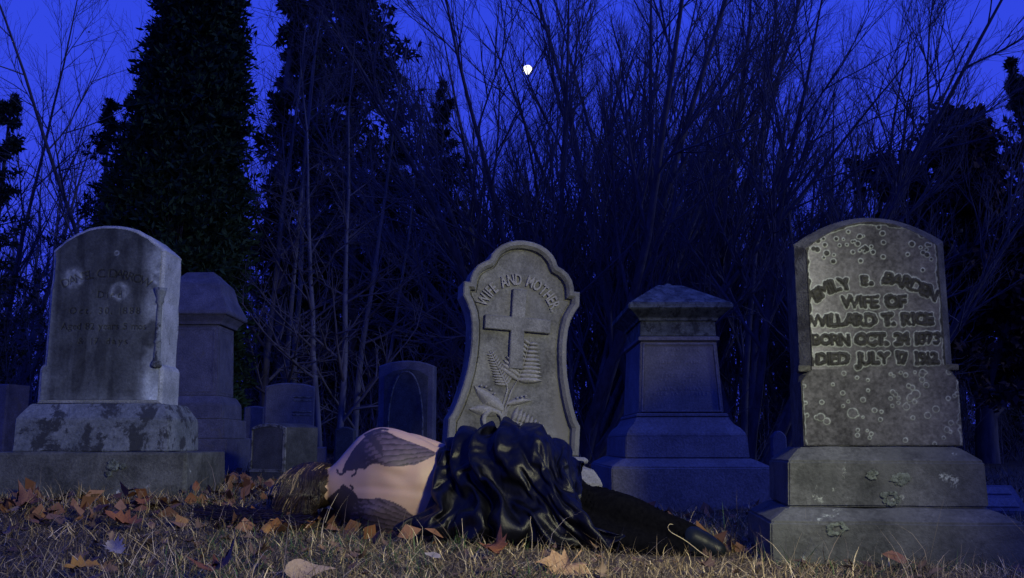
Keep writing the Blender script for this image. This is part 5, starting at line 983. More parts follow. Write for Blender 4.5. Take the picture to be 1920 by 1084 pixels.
         3,3,-4,-5,-5,13,1,-1,1,2,1,-4,-2,-2,-7,1,-3,3,-1,-1,8,-9,2,2,9,11,-3,-1,-3,3,0,1,1,-1,-7,-3,1,5,1,-2,0,-4,-6,1,-4,4,-2,1,-1,-1,0,0,6,3,-5,6,-5,4,1,0,2,-6,3,4,-3,2,-1,7,-11,-1,8,-14,-2,5,-1,-3,-5,8,-3,1,3,1,8,3,2,-2,-1,0,0,2,2,2,-1,-6,-2,0,4,0,3,-3,-2,-4,2,0,1,2,-3,8,5,-2,-13,-4,
         1,-4,0,2,6,-7,-2,-3,-1,0,-3,5,8,-7,0,13,3,-3,-10,-8,4,-3,2,1,-7,1,6,7,4,-4,-3,2,0,1,1,-1,4,3,1,-2,-4,2,-3,4,0,-2,-4,1,2,-1,1,9,-4,-10,3,-1,-3,0,3,-1,0,-4,-3,-3,-1,1,5,1,7,0,-8,0,1,8,6,2,-10,-3,1,0,2,2,-6,-4,4,7,1,-8,0,0,2,1,-1,2,2,4,2,-2,-2,-3,1,4,-1,-4,0,1,0,3,-8,0,1,-2,
         3,-5,0,3,-1,-2,5,-1,1,-5,-2,-4,2,7,4,-13,3,0,2,5,7,-1,-11,-3,4,1,-10,11,-3,0,6,5,-5,-3,-1,1,1,-3,0,1,8,1,1,-2,-1,-3,3,1,-3,-1,0,1,-6,0,1,2,0,5,-5,0,0,-1,-1,4,4,1,-3,-5,-4,-1,5,0,-4,-1,3,-2,4,4,5,-8,-7,0,12,-17,1,4,5,4,6,2,-5,-1,-1,1,-1,5,-4,-2,0,4,3,-1,2,-1,-2,-2,-2,-4,10,-2,-8,2,
         -3,1,2,-2,2,1,-1,1,0,4,2,1,-8,-4,-5,11,1,-5,-5,2,-1,2,8,4,-4,-9,2,-1,-5,-1,1,6,3,3,6,-1,-3,0,2,-1,-3,2,3,1,0,0,0,-1,0,0,-1,-14,12,-3,0,0,-1,-2,0,1,-2,12,-1,-3,-1,5,-8,3,1,-1,2,1,2,2,-7,-3,-2,-2,0,8,6,0,-14,14,-4,-7,-5,-3,5,3,3,2,2,0,2,-2,-2,1,1,0,0,3,-6,3,1,-1,0,-4,1,2,-5,-4,
         1,-5,5,1,2,-4,-2,7,-2,-1,7,-8,9,0,-7,1,2,2,1,0,-1,-4,-6,0,6,7,4,-9,2,-3,-5,-3,-4,1,2,7,0,-1,3,-3,-2,-1,-6,-3,0,11,6,-6,5,0,0,-3,-2,-3,3,-3,5,1,-6,1,-9,8,1,-4,2,-8,2,12,-11,6,7,-4,1,-14,14,8,2,0,0,-13,-2,7,-3,6,-12,4,3,3,1,-5,-3,-1,6,-1,-7,3,0,3,-1,-3,-5,-1,3,12,-2,-1,1,-1,-7,1,-3,3,
         -6,4,3,-1,6,-11,4,-4,-1,4,-5,-1,5,-2,5,4,-2,-1,-7,0,5,-9,8,11,0,-9,16,-16,13,3,0,-1,-5,-1,-4,-3,0,3,-3,-4,7,-5,2,2,0,-17,-1,9,7,8,0,-1,-10,-1,0,2,0,0,-1,-1,1,-9,-5,2,0,2,6,-2,8,1,-2,0,-1,12,-12,0,-3,0,1,2,2,6,-1,6,4,2,0,-5,-1,3,1,-3,-6,-4,1,-1,-5,4,0,1,1,2,-8,-12,1,4,5,4,1,0,-1,1,
         -3,5,-4,2,2,-3,-14,5,1,0,-1,1,0,-1,-2,-2,0,2,16,-8,-9,15,-8,-2,1,4,3,11,2,-3,5,2,-1,-6,-1,-4,-3,4,2,0,-1,-3,-1,-2,1,2,2,-7,-10,-1,-3,0,7,11,2,-4,2,-6,5,-2,-1,10,-3,-8,-3,-1,1,1,1,1,1,0,0,2,-3,3,8,-14,-1,0,-1,-3,0,-1,9,5,-2,4,7,2,-4,-1,-2,-7,-4,-1,0,2,10,2,-2,-2,0,2,-3,-10,-2,-2,-6,-2,14,3,
         0,0,-1,1,1,-13,21,0,0,-9,2,1,-2,1,1,1,1,-2,2,-6,1,5,-5,2,-3,-15,-8,12,-10,1,3,3,5,7,5,3,-1,7,-1,-1,0,-3,-10,-2,1,5,11,-3,0,-2,-3,-1,-3,-3,5,-2,-1,1,-2,2,0,13,-3,-10,2,6,1,1,-2,-4,0,0,-2,3,0,3,-7,7,-8,-6,-3,13,4,-28,-1,-1,1,2,0,7,5,1,9,-6,9,2,0,2,0,0,-3,6,0,1,-3,2,-2,3,-1,-3,-5,-6,
         4,-1,-3,-1,0,3,2,2,-11,8,1,1,5,-7,2,3,3,-1,1,6,2,-16,10,-8,-7,-3,5,4,-4,2,1,0,-9,-8,4,2,4,2,0,-5,2,7,2,1,0,12,-13,2,6,2,0,-8,3,-2,-5,-3,-6,6,0,-1,1,-6,2,15,-6,-2,0,0,-1,-5,1,3,3,5,2,-1,-6,17,1,2,-1,-7,-17,10,6,-3,-3,-10,4,-4,-6,5,-7,4,-1,12,-5,-7,-2,-2,23,-13,6,4,0,-4,1,0,1,0,-9,3,
         -1,-2,1,0,0,0,-1,-2,17,-6,-12,0,3,3,0,-6,0,2,0,1,11,-12,12,5,6,5,2,-3,-10,-5,-6,3,-3,3,-4,-2,7,-3,-3,-1,4,-2,0,0,-21,8,4,1,3,5,4,4,-7,0,-2,-3,-3,0,3,0,-3,4,-2,-10,-1,0,8,-1,-2,8,-2,-3,-2,-1,-8,1,0,10,-2,6,7,5,5,-2,5,-1,-2,-7,-1,-3,0,-4,-5,9,-3,-6,6,0,-1,1,-1,-19,-3,0,0,3,3,5,6,2,-1,1,
         -1,1,-4,2,-1,-2,3,-1,-1,5,-4,1,-4,6,-1,-1,-2,-3,2,-12,0,4,-1,1,4,4,6,9,2,-1,2,-1,10,1,-1,-2,-2,-9,-1,-4,-8,6,0,1,1,0,-6,-7,-4,-6,-2,0,10,7,3,1,1,-4,6,0,-2,-1,-9,6,1,-4,5,-1,3,-5,0,5,-4,-3,5,7,-2,-3,-2,-4,-4,-1,3,-2,10,6,0,-2,11,-3,2,3,-2,-4,-3,-1,-2,-2,2,-3,0,0,-1,-1,-1,-1,-1,-3,-10,7,6,1,
         3,4,-2,-4,6,-9,-7,4,-3,4,2,0,-1,4,-4,-1,3,-1,-2,5,-3,1,-1,0,-2,-3,-14,11,-4,13,-6,19,-11,4,1,-2,1,1,1,0,0,0,-3,1,-2,1,-1,0,-3,6,0,-3,-3,-6,4,2,-5,3,-2,2,0,-1,4,-8,1,1,0,2,2,2,3,-4,1,1,-1,-5,5,-6,0,1,-1,-3,8,-16,6,2,3,-9,1,3,5,2,1,1,-1,7,2,-7,0,2,0,4,-1,-2,-1,1,4,-1,-2,5,-8,1,
         4,-9,1,0,-6,6,10,-2,-2,-3,-1,0,0,0,0,8,0,1,1,-1,-7,3,-5,-4,0,3,-12,12,5,-10,12,-6,-9,5,-4,2,2,2,1,-3,7,3,0,-3,0,1,1,0,0,-7,8,3,-1,-1,-3,-5,-5,7,-1,-2,2,-7,2,9,0,-1,0,-4,-1,-3,0,-4,1,3,4,0,8,0,2,-10,-4,-3,15,-15,-7,1,10,6,-4,-8,3,0,0,4,1,-1,-1,0,6,0,0,-4,4,0,-1,-4,0,7,1,-8,1,0,
         0,-7,9,-1,1,-6,-3,0,7,2,-8,2,2,4,1,-3,-1,-1,0,-6,-2,2,9,11,-1,-3,-1,6,-6,-7,-10,11,4,-4,-2,1,3,-6,4,2,-6,5,1,0,1,-3,0,-1,0,-2,-8,12,-3,3,-3,1,4,-1,-8,3,1,-1,2,-5,2,1,-2,0,1,-1,3,3,0,0,-4,0,-1,0,-9,6,8,6,-6,2,2,4,-11,-8,9,3,-2,-2,1,3,-1,2,1,1,-3,0,-2,-1,-6,4,-2,7,-8,-1,8,-6,3,0,
         -6,10,-4,-2,-2,2,-1,2,-5,3,7,-5,-3,0,-1,3,0,2,3,3,1,-1,-3,-7,-2,-1,8,-6,0,2,9,-5,-8,8,2,1,-7,1,5,1,1,-5,-3,0,0,2,0,-4,6,-3,0,-9,10,-3,3,0,4,-11,5,-1,0,3,-3,6,-3,-5,5,5,-6,-2,-1,-2,3,-1,-3,9,0,0,5,1,-5,2,-5,0,1,-6,-1,8,0,-6,0,3,5,-4,-5,-3,3,-1,0,0,3,-2,-1,8,-4,-3,5,7,-16,9,-4,4,
         -4,7,-5,-1,-2,3,3,-4,6,1,-5,0,5,-3,-2,0,-2,-1,-2,0,4,-6,3,5,6,-8,1,4,-6,2,6,-8,-1,-1,0,-2,3,4,-2,-3,-4,1,1,2,-2,5,2,0,1,1,4,-9,-3,-3,10,-2,-1,-5,10,-7,0,4,-5,4,-4,2,3,-1,1,1,0,0,-1,-2,2,-4,-7,4,0,-1,3,2,-7,10,-2,7,-4,5,1,-1,-6,-2,-4,3,1,-1,-3,-2,4,-3,4,-5,6,-7,9,1,-9,2,0,-2,3,4,
         4,-1,-9,4,-3,4,-1,-2,2,-1,-2,1,0,2,1,-1,-1,-7,-1,0,3,4,0,3,-8,1,-1,5,9,-9,-1,-2,-5,12,5,0,-2,-5,0,1,0,0,-6,5,-4,8,-7,8,-9,9,2,-10,1,-2,-4,12,-4,7,-8,2,-1,-2,3,-1,0,0,0,-1,0,0,0,-1,0,7,2,1,-1,-1,-1,-11,0,-1,9,-11,0,6,2,-4,2,1,4,-5,2,0,2,-3,3,1,-1,-2,0,2,3,-2,2,-8,3,-1,2,-1,-2,3,
         -2,-5,10,-5,-2,0,3,0,-3,0,0,0,-1,0,-1,0,0,0,0,0,0,-1,-2,4,1,-1,-9,4,3,-7,4,0,8,-9,5,0,-3,0,7,3,-2,-1,0,-4,7,-10,6,-4,8,-1,-7,-2,7,0,-3,4,6,-2,-6,0,5,-7,0,3,3,0,0,-3,0,-1,-1,-1,0,-1,-2,0,1,-1,-2,-1,0,-3,-1,0,2,9,-11,13,-10,0,0,6,-2,-2,1,5,1,-1,0,6,-8,8,-6,6,-12,1,6,-1,-7,6,0,3,
         -6,7,-2,0,1,-3,0,-2,1,1,1,3,1,0,1,0,-3,-1,-1,-3,-2,-1,0,0,0,5,4,-7,-8,3,8,-8,10,-7,-4,3,4,0,-8,4,2,0,8,-6,5,0,4,-8,0,0,-5,7,0,0,3,-2,-2,-7,5,3,2,-3,-4,2,0,0,0,0,0,2,1,2,4,0,1,-2,-4,2,-5,-3,-3,1,4,6,-1,-13,-1,5,-2,7,-8,-2,6,3,-3,-7,6,10,-8,9,-3,-8,1,0,6,-3,4,-6,6,-3,5,-3,
         6,-3,-6,1,1,-2,2,-2,0,-2,2,0,-1,0,0,0,0,0,0,5,5,-1,4,0,-8,-7,-5,-1,5,4,-7,-2,1,2,7,-4,-6,1,5,-3,-6,10,7,-5,2,1,-9,5,-5,8,-4,6,-4,8,-2,-5,-4,5,3,-2,-2,0,2,1,-2,0,-5,-1,1,-1,0,1,-2,-2,0,-1,0,2,4,4,9,1,-13,-3,-7,4,1,-3,-2,0,2,5,1,-2,-4,2,9,-19,2,2,3,3,6,-4,3,-5,8,-5,7,-7,8,-3,
         -3,-5,5,2,-2,0,-1,0,2,1,3,0,-3,1,0,-1,-4,4,-9,1,1,1,-4,0,5,3,7,-10,-3,-3,6,1,-1,-5,-1,3,2,3,2,-2,-11,7,-9,0,-1,1,12,5,-1,-1,-6,9,-6,5,-6,7,6,-4,-9,0,2,3,-2,-1,0,0,-2,1,3,-3,0,0,-4,-2,11,1,-9,0,3,-3,-2,5,2,-2,-4,-3,-2,2,1,0,-3,-1,2,3,4,2,-3,-4,12,-4,-2,0,-9,2,10,1,0,1,2,-2,-1,1,
         -4,7,0,-9,-2,5,1,-3,-1,0,2,-1,-2,2,-1,1,-2,0,0,-1,7,-6,2,-2,2,-7,8,6,0,-5,-5,-5,-2,1,0,-1,-1,0,4,4,4,-6,4,4,0,4,-2,-5,0,1,5,-1,2,-1,1,-2,-4,-3,6,1,-5,0,0,2,0,-2,-2,0,1,-1,0,-2,2,1,0,-1,3,4,-9,7,-8,5,-9,11,8,5,3,1,-1,-1,0,-5,-8,-7,-8,-1,12,3,-15,15,6,-4,-1,4,-9,9,-1,-7,3,5,1,-2,
         1,0,-8,6,-1,7,-8,0,-1,0,-1,-1,-2,0,-1,0,1,0,-1,1,-1,0,6,-8,7,-7,7,-10,2,0,2,4,2,-1,-5,9,7,1,-1,-2,-15,7,-1,-4,-6,10,4,0,2,-6,2,2,-6,-1,0,14,3,1,-7,-5,3,-2,5,-3,-1,0,0,-1,0,-1,-1,-2,3,0,-1,-1,-1,-2,-1,6,-5,4,-1,-3,-1,3,-2,-1,4,2,0,-4,-3,12,5,1,1,-10,0,-2,-2,4,-4,7,8,0,-4,0,1,-3,-1,-9,
         -3,3,4,-5,-4,0,-1,1,-1,0,0,0,-1,-1,0,0,1,-1,-1,-2,-1,-2,0,-1,1,-3,-2,9,-9,0,3,0,-2,2,4,-2,5,-7,5,-1,6,3,2,-11,14,-10,-1,-4,6,2,0,-2,9,-1,-1,-1,0,-9,5,0,3,-2,-1,-3,1,-1,1,-1,0,0,0,0,0,-1,1,1,-3,3,-5,-4,4,-6,4,-5,10,-9,-5,1,1,-1,3,2,-5,3,-2,3,-1,1,3,3,-5,1,5,0,-2,-1,4,6,-3,6,2,-3,
         -1,-3,-5,4,1,3,2,-3,-5,-1,-1,1,0,1,-1,-1,3,1,-3,-2,3,-2,6,-2,-2,13,-16,-4,0,9,1,-10,-5,0,-1,4,2,-7,0,1,-1,6,9,1,-1,-2,-1,-2,-10,1,-1,1,-1,1,5,16,0,0,-3,-4,1,3,1,5,3,-1,-3,-11,1,-1,1,2,0,-5,0,2,-3,2,-1,4,0,0,-5,10,-11,-1,6,6,-2,-3,-4,-3,3,3,-6,-2,7,-4,-3,-2,0,-1,1,0,4,3,5,5,1,11,-1,14,
         6,1,0,-2,-1,-9,-1,-1,1,1,2,7,-8,-2,1,0,0,-5,4,-2,5,-1,-8,1,1,-3,17,-18,10,-2,-6,-2,1,1,1,-2,-1,2,5,1,-4,8,-8,3,-2,8,-6,-2,3,2,2,1,10,-12,14,-12,0,0,2,1,-5,-2,-3,1,-1,-1,0,4,5,-6,0,-1,-1,8,-6,3,-8,-1,10,-7,3,1,5,-6,-12,3,-1,1,12,5,2,-2,-6,-3,9,1,-3,-11,3,-2,0,-1,11,6,-1,-2,0,-3,-3,10,-10,12,
         -8,3,1,2,-7,2,2,-2,0,0,-1,-2,0,5,-1,-1,-2,0,3,-1,6,-4,0,10,-13,6,1,6,-7,-7,3,-1,-7,5,3,1,4,0,-16,6,4,11,0,1,3,-1,-7,-4,0,9,5,3,-1,-3,-1,-1,0,-9,0,0,2,1,-2,1,-1,0,0,0,0,1,-2,0,1,0,1,-1,-1,8,-4,1,8,-13,3,11,1,-5,1,3,-10,-7,2,-2,0,3,0,-4,1,2,-2,15,-2,-4,3,-1,-8,4,-7,5,2,3,18,-16]
M['skin'] = vcol('skin', .5, 400, .35, .12, .93, 1.06, .08)
M['hair'] = vcol('hair', .38, 50, .5)
M['scalp'] = plain('hair_underside', (.012, .008, .005), (.03, .019, .01), 60, .6, .2)
M['trousers'] = plain('dark_cloth', (.0015, .0015, .0025), (.0045, .0045, .006), 60, .95, .2, .02)
M['shoe'] = plain('shoe_leather', (.003, .005, .007), (.009, .012, .016), 30, .42, .1, .16)
def velvet():
    m, t, bs = new_mat('crushed_velvet'); n = tnoise(t, 26, 5, .65, sc=(1, 1, .5)); n2 = tnoise(t, 260, 3, .6)
    t.links.new(ramp(t, n, [(.35, (.0012, .0012, .0022)), (.7, (.0035, .004, .007))]), bs.inputs['Base Color'])
    t.links.new(ramp(t, n, [(.3, (.28,) * 3), (.7, (.46,) * 3)]), bs.inputs['Roughness'])
    bs.inputs['Specular IOR Level'].default_value = .22
    bs.inputs['Sheen Weight'].default_value = .015; bs.inputs['Sheen Roughness'].default_value = .35; bs.inputs['Sheen Tint'].default_value = (.5, .62, .9, 1)
    n3 = tnoise(t, 16, 4, .55, sc=(1, 1, .3), dist=.6); bump(t, bs, mix(t, n3, n2, .15), .35, .02); return m
M['velvet'] = velvet()
body()
# ------------------------------------------------------------------ trees
def shoots(par, prad, k, t0, t1, ang, length, lvar, n, up, wob, rg, r0=None, rtip=0.3, taper_len=0.6, angvar=8, bias=(0, 0, 0)):
    """k side shoots on each parent polyline (N,m,3); returns pts (N*k,n,3), radii"""
    N, m, _ = par.shape
    t = (np.linspace(t0, t1, k)[None] + rg.uniform(-.5, .5, (N, k)) * (t1 - t0) / k).clip(0, 0.999)
    q = t * (m - 1); i = q.astype(int); f = (q - i)[..., None]; A = np.arange(N)[:, None]
    base = par[A, i] * (1 - f) + par[A, i + 1] * f; d0 = norm(par[A, i + 1] - par[A, i])
    pr = prad[A, i] * (1 - f[..., 0]) + prad[A, i + 1] * f[..., 0]
    rv = norm(rg.normal(size=(N, k, 3))); perp = norm(np.cross(d0, rv))
    a = np.radians(ang + rg.normal(0, angvar, (N, k)))[..., None]
    d = d0 * np.cos(a) + perp * np.sin(a)
    L = length * (1 - taper_len * t) * rg.uniform(1 - lvar, 1 + lvar, (N, k))
    r = np.minimum(pr * 0.72, r0 if r0 is not None else 9)
    base, d, L, r = base.reshape(-1, 3), d.reshape(-1, 3), L.reshape(-1), r.reshape(-1)
    return walk(base, d, L, r, n, up, wob, rg, rtip, bias)
def walk(p, d, L, r, n, up, wob, rg, rtip=0.3, bias=(0, 0, 0)):
    pts = [p]; d = norm(d); st = (L / (n - 1))[:, None]
    for j in range(n - 1):
        d = norm(d + np.array((0, 0, up)) / (n - 1) + np.array(bias) / (n - 1) + rg.normal(0, wob, d.shape))
        p = p + d * st; pts.append(p)
    return np.stack(pts, 1), r[:, None] * np.linspace(1, rtip, n)[None]
def merge(parts):
    vs, fs, o = [], [], 0
    for v, f in parts: vs.append(v); fs.append(f + o); o += len(v)
    return np.concatenate(vs), np.concatenate(fs)
def bare_tree(name, label, loc, seed, stems, height, spread, r0, lv=(9, 6, 5, 3), base_r=0.2, up=0.35, twig=1.0, ang=30, group=None, lean=(0, 0), bark='bark', arc=(0, 360), tmin=0.22, n_leaf=0, sup=.12, minr=0.0040, vase=False):
    rg = np.random.default_rng(seed)
    T = thing(name, label, 'tree', loc, group=group)
    az = np.radians(np.linspace(arc[0], arc[1], stems, endpoint=False) + rg.uniform(-18, 18, stems))
    tilt = np.radians(spread * np.sqrt(rg.uniform(0.03, 1, stems))) if stems > 1 else np.array([0.02])
    p = np.stack((np.cos(az) * base_r * rg.uniform(.3, 1, stems), np.sin(az) * base_r * rg.uniform(.3, 1, stems), np.full(stems, -0.1)), 1)
    d = np.stack((np.sin(tilt) * np.cos(az) + lean[0], np.sin(tilt) * np.sin(az) + lean[1], np.cos(tilt)), 1)
    L = height * rg.uniform(0.85, 1.08, stems)
    s_pts, s_rad = walk(p, d, L, r0 * rg.uniform(.7, 1.1, stems), 12, sup, 0.035, rg, 0.12)
    trunk = tubes_np(s_pts, s_rad, 7); crown = []
    b1, q1 = shoots(s_pts, s_rad, lv[0], tmin, 0.97, ang + 6, height * 0.44 * twig, 0.3, 8, up, 0.05, rg, None, 0.25)
    crown.append(tubes_np(b1, np.maximum(q1 * .75, minr), 5))
    b2, q2 = shoots(b1, q1, lv[1], 0.2, 0.97, ang, height * 0.20 * twig, 0.35, 6, up * 0.9, 0.06, rg, None, 0.3)
    crown.append(tubes_np(b2, np.maximum(q2, minr * 0.75), 4))
    b3, q3 = shoots(b2, q2, lv[2], 0.15, 0.98, ang, height * 0.085 * twig, 0.4, 4, up * 0.7, 0.07, rg, None, 0.4)
    crown.append(tubes_np(b3, np.maximum(q3, minr * 0.55), 3))
    if len(lv) > 3 and lv[3]:
        b4, q4 = shoots(b3, q3, lv[3], 0.2, 0.98, ang + 4, height * 0.04 * twig, 0.4, 3, up * 0.5, 0.08, rg, None, 0.5)
        crown.append(tubes_np(b4, np.maximum(q4, minr * 0.42), 3))
    mesh_obj('trunk', *trunk, M[bark], T, True)
    v, f = merge(crown); mesh_obj('crown', v, f, M['twig'], T)
    if n_leaf:
        sel = b3[rg.choice(len(b3), n_leaf)][:, -1]; v, f = cards(sel, norm(rg.normal(size=(n_leaf, 3))), 0.05, 0.035, rg)
        mesh_obj('foliage', v, f, M['oak_leaf'], T)
    return T
def cards(p, d, L, w, rg, n=None):
    """small leaf-shaped diamonds with a fold: centre, axis, length, width"""
    N = len(p); d = norm(d); s = norm(np.cross(d, rg.normal(size=(N, 3)))); up = np.cross(s, d)
    L = np.broadcast_to(L, N)[:, None] * rg.uniform(.7, 1.3, (N, 1)); w = np.broadcast_to(w, N)[:, None] * rg.uniform(.7, 1.3, (N, 1))
    v = np.stack((p, p + d * L * .45 + s * w * .5 + up * w * .15, p + d * L, p + d * L * .45 - s * w * .5 + up * w * .15), 1)
    i = np.arange(N * 4).reshape(N, 4); return v.reshape(-1, 3), i
def spruce(name, label, loc, seed, height, width, group=None, mat='needles', dens=1.0, bottom=0.06, ragged=0.25):
    rg = np.random.default_rng(seed); T = thing(name, label, 'tree', loc, group=group)
    z = np.linspace(-0.1, height, 14); tp = np.stack((0.06 * np.sin(z * .7 + seed), 0.05 * np.cos(z * .6), z), 1)[None]
    tr = np.linspace(height * .016, 0.012, 14)[None]; mesh_obj('trunk', *tubes_np(tp, tr, 7), M['bark'], T, True)
    nb = int(height * 17 * dens); t = np.sort(rg.uniform(bottom, 0.995, nb)) ; az = rg.uniform(0, 2 * math.pi, nb)
    prof = width * (1 - t) ** 0.85 * rg.uniform(1 - ragged, 1 + ragged, nb) + 0.05
    clump = 0.85 + 0.25 * np.sin(t * height * 3.3 + np.sin(az * 2 + seed) * 1.2); prof = prof * clump
    base = np.stack((np.interp(t * height, z, tp[0, :, 0]), np.interp(t * height, z, tp[0, :, 1]), t * height), 1)
    d = np.stack((np.cos(az), np.sin(az), 0.25 - 0.55 * (1 - t) + rg.normal(0, .1, nb)), 1)
    b1, q1 = walk(base, d, prof, np.maximum(prof * .011, .006), 7, 0.28, 0.05, rg, 0.3)
    crown = [tubes_np(b1, q1, 4)]
    b2, q2 = shoots(b1, q1, 9, 0.12, 0.98, 52, 1.0, .3, 4, -0.12, 0.05, rg, 0.006, .4, 0.55)
    sc = np.repeat(prof, 9) * 0.42                               # side twigs scale with their branch
    b2 = b2[:, :1] + (b2 - b2[:, :1]) * (sc[:, None, None] * rg.uniform(.6, 1.2, (len(sc), 1, 1)))
    crown.append(tubes_np(b2, np.full(q2.shape, 0.005), 3))
    mesh_obj('branches', *merge(crown), M['twig'], T)
    k = 7; tt = rg.uniform(0, 1, (len(b2), k)) * 2.999; i = tt.astype(int); f = (tt - i)[..., None]; A = np.arange(len(b2))[:, None]
    p = (b2[A, i] * (1 - f) + b2[A, i + 1] * f).reshape(-1, 3); dd = (b2[A, i + 1] - b2[A, i]).reshape(-1, 3)
    dd = norm(dd) + rg.normal(0, .55, dd.shape) + np.array((0, 0, -.15))
    p2 = b1[np.arange(nb).repeat(10), rg.integers(1, 7, nb * 10)]; d2 = rg.normal(size=p2.shape)
    v, fc = cards(np.concatenate((p, p2)), np.concatenate((dd, d2)), 0.15 * height / 9, 0.05 * height / 9, rg)
    mesh_obj('foliage', v, fc, M[mat], T); return T
def cedar(name, label, loc, seed, height, width, n=26000, lean=.0):
    """dense columnar conifer of upright sprays"""
    rg = np.random.default_rng(seed); T = thing(name, label, 'tree', loc)
    z = np.linspace(-.1, height * .96, 10); mesh_obj('trunk', *tubes_np(np.stack((lean * z, 0 * z, z), 1)[None], np.linspace(.13, .02, 10)[None], 8), M['bark'], T, True)
    def radius(t, a):
        r = width * np.interp(t, (0, .06, .2, .36, .53, .69, .88, 1), (.80, .86, .82, .73, .54, .38, .18, .02))
        lump = 1 + .10 * np.sin(a * 5 + t * 17) * np.sin(t * 41 + a * 2) + .06 * np.sin(a * 11 - t * 60)
        return r * lump
    m = n // 13; t = rg.uniform(0.0, 1, m) ** 1.15; a = rg.uniform(0, 2 * math.pi, m); r = radius(t, a) * rg.uniform(.80, 1.03, m)
    q = np.stack((r * np.cos(a) + lean * t * height, r * np.sin(a), t * height + .05), 1)
    out = np.stack((np.cos(a), np.sin(a), 0 * a), 1)
    d = norm(out * rg.uniform(.3, 1.0, (m, 1)) + np.array((0, 0, .6)) + rg.normal(0, .35, (m, 3)))
    L = rg.uniform(.14, .32, m)                                    # each spray: a feather of scale leaves
    u = np.linspace(0.0, 1, 13); p = (q[:, None] + d[:, None] * (L[:, None] * u)[..., None] + np.array((0, 0, -.10)) * (u ** 2)[None, :, None]).reshape(-1, 3)
    dd = (norm(d[:, None] + rg.normal(0, .75, (m, 13, 3)))).reshape(-1, 3)
    v, f = cards(p, dd, 0.10, 0.036, rg); mesh_obj('foliage', v, f, M['cedar'], T)
    tb = rg.uniform(.02, .95, 420); ab = rg.uniform(0, 6.283, 420); rb = radius(tb, ab) * .9
    mi = n // 4; pi_ = p[rg.integers(0, len(p), mi)] * np.array((1, 1, 1)); ax = np.stack((lean * pi_[:, 2], 0 * pi_[:, 2], pi_[:, 2]), 1)
    v, f = cards(ax + (pi_ - ax) * rg.uniform(.35, .85, (mi, 1)), rg.normal(size=(mi, 3)), 0.15, 0.08, rg); mesh_obj('inner_foliage', v, f, M['cedar'], T)
    b1, q1 = walk(np.stack((lean * tb * height, 0 * tb, tb * height * .97), 1), np.stack((np.cos(ab), np.sin(ab), .25 + 0 * ab), 1), rb, np.full(420, .014), 5, .5, .04, rg, .3)
    mesh_obj('branches', *tubes_np(b1, q1, 4), M['twig'], T)
    return T
def leafy_tree(name, label, loc, seed, height, width, n=30000):
    rg = np.random.default_rng(seed); T = thing(name, label, 'tree', loc)
    p0 = np.array([[0, 0, -.1]]); s, sr = walk(p0, np.array([[.02, 0, 1.]]), np.array([height * .9]), np.array([.20]), 12, .1, .04, rg, .15)
    mesh_obj('trunk', *tubes_np(s, sr, 8), M['bark'], T, True)
    b1, q1 = shoots(s, sr, 26, .16, .97, 62, width * 1.05, .25, 8, .35, .07, rg, None, .2, .45)
    b2, q2 = shoots(b1, q1, 9, .2, .98, 42, width * .42, .35, 5, .3, .1, rg, None, .3)
    b3, q3 = shoots(b2, q2, 5, .2, .99, 40, width * .18, .4, 4, .1, .1, rg, None, .4)
    mesh_obj('branches', *merge([tubes_np(b1, np.maximum(q1, .008), 5), tubes_np(b2, np.maximum(q2, .006), 4), tubes_np(b3, np.maximum(q3, .004), 3)]), M['twig'], T)
    i = rg.integers(0, len(b3), n); p = b3[i, rg.integers(1, 4, n)] + rg.normal(0, .07, (n, 3))
    v, f = cards(p, rg.normal(size=(n, 3)) + np.array((0, 0, -.6)), .15, .10, rg); mesh_obj('foliage', v, f, M['oak_leaf'], T)
    return T
def at(px, Y):
    x = X(px, 830, Y); return (x, Y, G(x, Y))

cedar('cedar_tree', 'dense black green columnar conifer rising out of frame behind the left gravestone', at(281, 11.5), 3, 8.2, 1.0, 70000, .06)
# the big fan of bare grey stems in the middle, and its neighbours to the right
bare_tree('bare_tree', 'many stemmed bare tree fanning up behind the carved headstone, the moon in its twigs', at(1075, 15.5), 11, 14, 9.0, 46, .085, (11, 7, 5, 3), .45, .26, .82, 25, tmin=.20, sup=.04)
bare_tree('bare_tree', 'tall bare tree with upright stems right of the moonlit one, above the broad pedestal', at(1250, 17.0), 12, 7, 10.5, 26, .10, (11, 7, 5, 3), .65, .30, .80, 25, tmin=.18)
bare_tree('bare_tree', 'bare tree sweeping its fine branches out to the right over the right gravestone', at(1420, 15.0), 13, 8, 7.8, 36, .08, (11, 7, 5, 3), .45, .25, .85, 25, lean=(.24, 0), tmin=.20)
bare_tree('bare_tree', 'slender bare tree leaning towards the withered oak at the right', at(1560, 16.0), 15, 5, 7.0, 32, .065, (11, 7, 5, 3), .5, .22, .9, 26, lean=(.34, 0), tmin=.2)
deep = [o for o in bpy.data.objects if o.get('category') == 'tree' and o.name.startswith('bare_tree')]
for i, (px, Y, s, rz) in enumerate(((815, 22.5, .90, 1.1), (960, 23.5, .9, 2.9), (1075, 22.0, 1.0, .6), (1240, 23.5, 1.0, 2.2), (1370, 22.0, .9, 5.2), (1500, 22.0, .85, 3.6), (1600, 23, .7, 1.5))):
    copy_thing(deep[i % 2], at(px, Y), rz, (s, s, s), 'bare tree crown of fine twigs standing deeper in the wood', 'bare crowns deeper in the wood')
